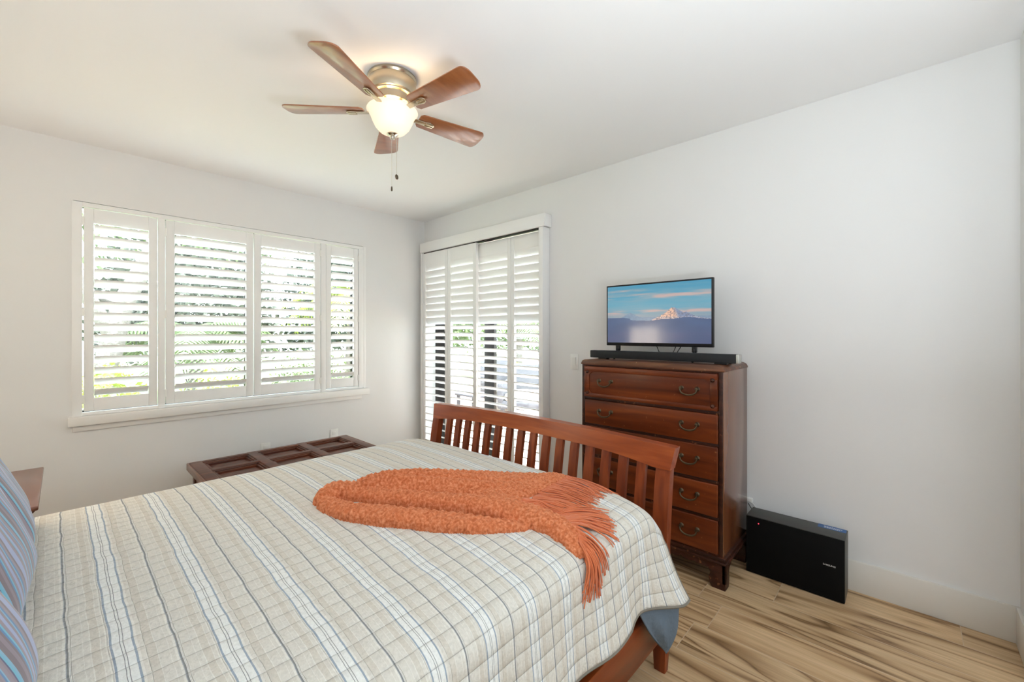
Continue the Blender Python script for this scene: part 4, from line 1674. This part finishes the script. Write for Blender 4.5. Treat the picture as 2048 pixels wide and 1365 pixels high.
t = thing('tree', 'grey forked tree trunk in the garden beyond the left window shutters', 'tree', (.3, 7.0, -.2))
MB().tube([(.3, 7.0, -.2), (.35, 7.0, .8), (.5, 7.0, 1.6), (.9, 7.1, 2.6), (1.2, 7.2, 4.0)], .13, 12, rfun=lambda q: 1.1 - .6 * q).tube([(.42, 7.0, 1.2), (.1, 6.9, 1.9), (-.5, 6.9, 2.7), (-.9, 7, 3.8)], .08, 10, rfun=lambda q: 1.0 - .5 * q).tube([(.5, 7, 1.6), (.2, 7.1, 1.75), (-.6, 7.2, 1.7), (-1.3, 7.3, 2.0)], .05, 8).build('trunk', bark_m, t)
rr = random.Random(8)
g = MB()
for k in range(5200):
    c0 = rr.choice([(1.2, 7.2, 3.6), (-.9, 7.0, 3.5), (.2, 7.4, 3.0), (-1.3, 7.3, 2.4), (1.9, 7.6, 3.2)])
    d = Vector((rr.gauss(0, 1), rr.gauss(0, 1), rr.gauss(0, 1))).normalized()
    p = Vector(c0) + d * rr.uniform(.2, 1.0)
    s = d.cross(Vector((rr.uniform(-1, 1), rr.uniform(-1, 1), .3))).normalized()
    z = .10
    v = [g.bm.verts.new(q) for q in (p, p + d * z * .5 + s * z * .25, p + d * z, p + d * z * .5 - s * z * .25)]
    g.bm.faces.new(v)
g.build('foliage', leafs[1], t, smooth=False)

tan_m = mat('tan_stucco', srgb(190, 160, 128), .9)
t = thing('patio_post', 'tan square patio post just outside the sliding door', 'post', (3.9, 5.12, -.06))
MB().box((3.84, 5.02, -.06), (3.96, 5.14, 2.7), .006).build('post_shaft', tan_m, t)
MB().box((3.82, 5.00, -.06), (3.98, 5.16, .08), .006).build('post_base', tan_m, t)
grey_f = mat('dark_grey_wicker', srgb(64, 64, 70), .7, bump=(80, 1, .004))
cush_m = mat('pale_patio_cushion', srgb(206, 196, 186), .9)


def patio_chair(c, ang, label):
    t = thing('patio_chair', label, 'chair', c, 'dark wicker chairs on the patio')
    M = Matrix.Translation(c) @ Matrix.Rotation(ang, 4, 'Z')
    MB().box((-.33, -.33, .22), (.33, .33, .34), .03, M=M).build('seat', grey_f, t)
    MB().box((-.33, .27, .30), (.33, .36, .84), .03, M=M).build('backrest', grey_f, t)
    for s in (-1, 1):
        MB().box((s * .33 - .05, -.33, .22), (s * .33 + .05, .33, .60), .03, M=M).build('armrest', grey_f, t)
    for sx in (-.30, .30):
        for sy in (-.29, .31):
            MB().box((sx - .025, sy - .025, 0), (sx + .025, sy + .025, .24), .004, M=M).build('leg', grey_f, t)
    MB().box((-.27, -.32, .341), (.27, .26, .45), .04, 4, M=M).build('seat_cushion', cush_m, t)


patio_chair((4.75, 4.15, -.06), math.radians(-60), 'dark wicker patio chair nearest the right end of the door')
patio_chair((5.2, 5.15, -.06), math.radians(-20), 'dark wicker patio chair farther off toward the post')
t = thing('patio_table', 'low dark patio table between the wicker chairs', 'table', (4.25, 4.75, -.06))
MB().box((3.98, 4.4, .34), (4.36, 4.9, .37), .006).build('table_top', grey_f, t)
for x in (4.0, 4.30):
    for y in (4.42, 4.84):
        MB().box((x, y, -.06), (x + .04, y + .04, .34), .004).build('leg', grey_f, t)
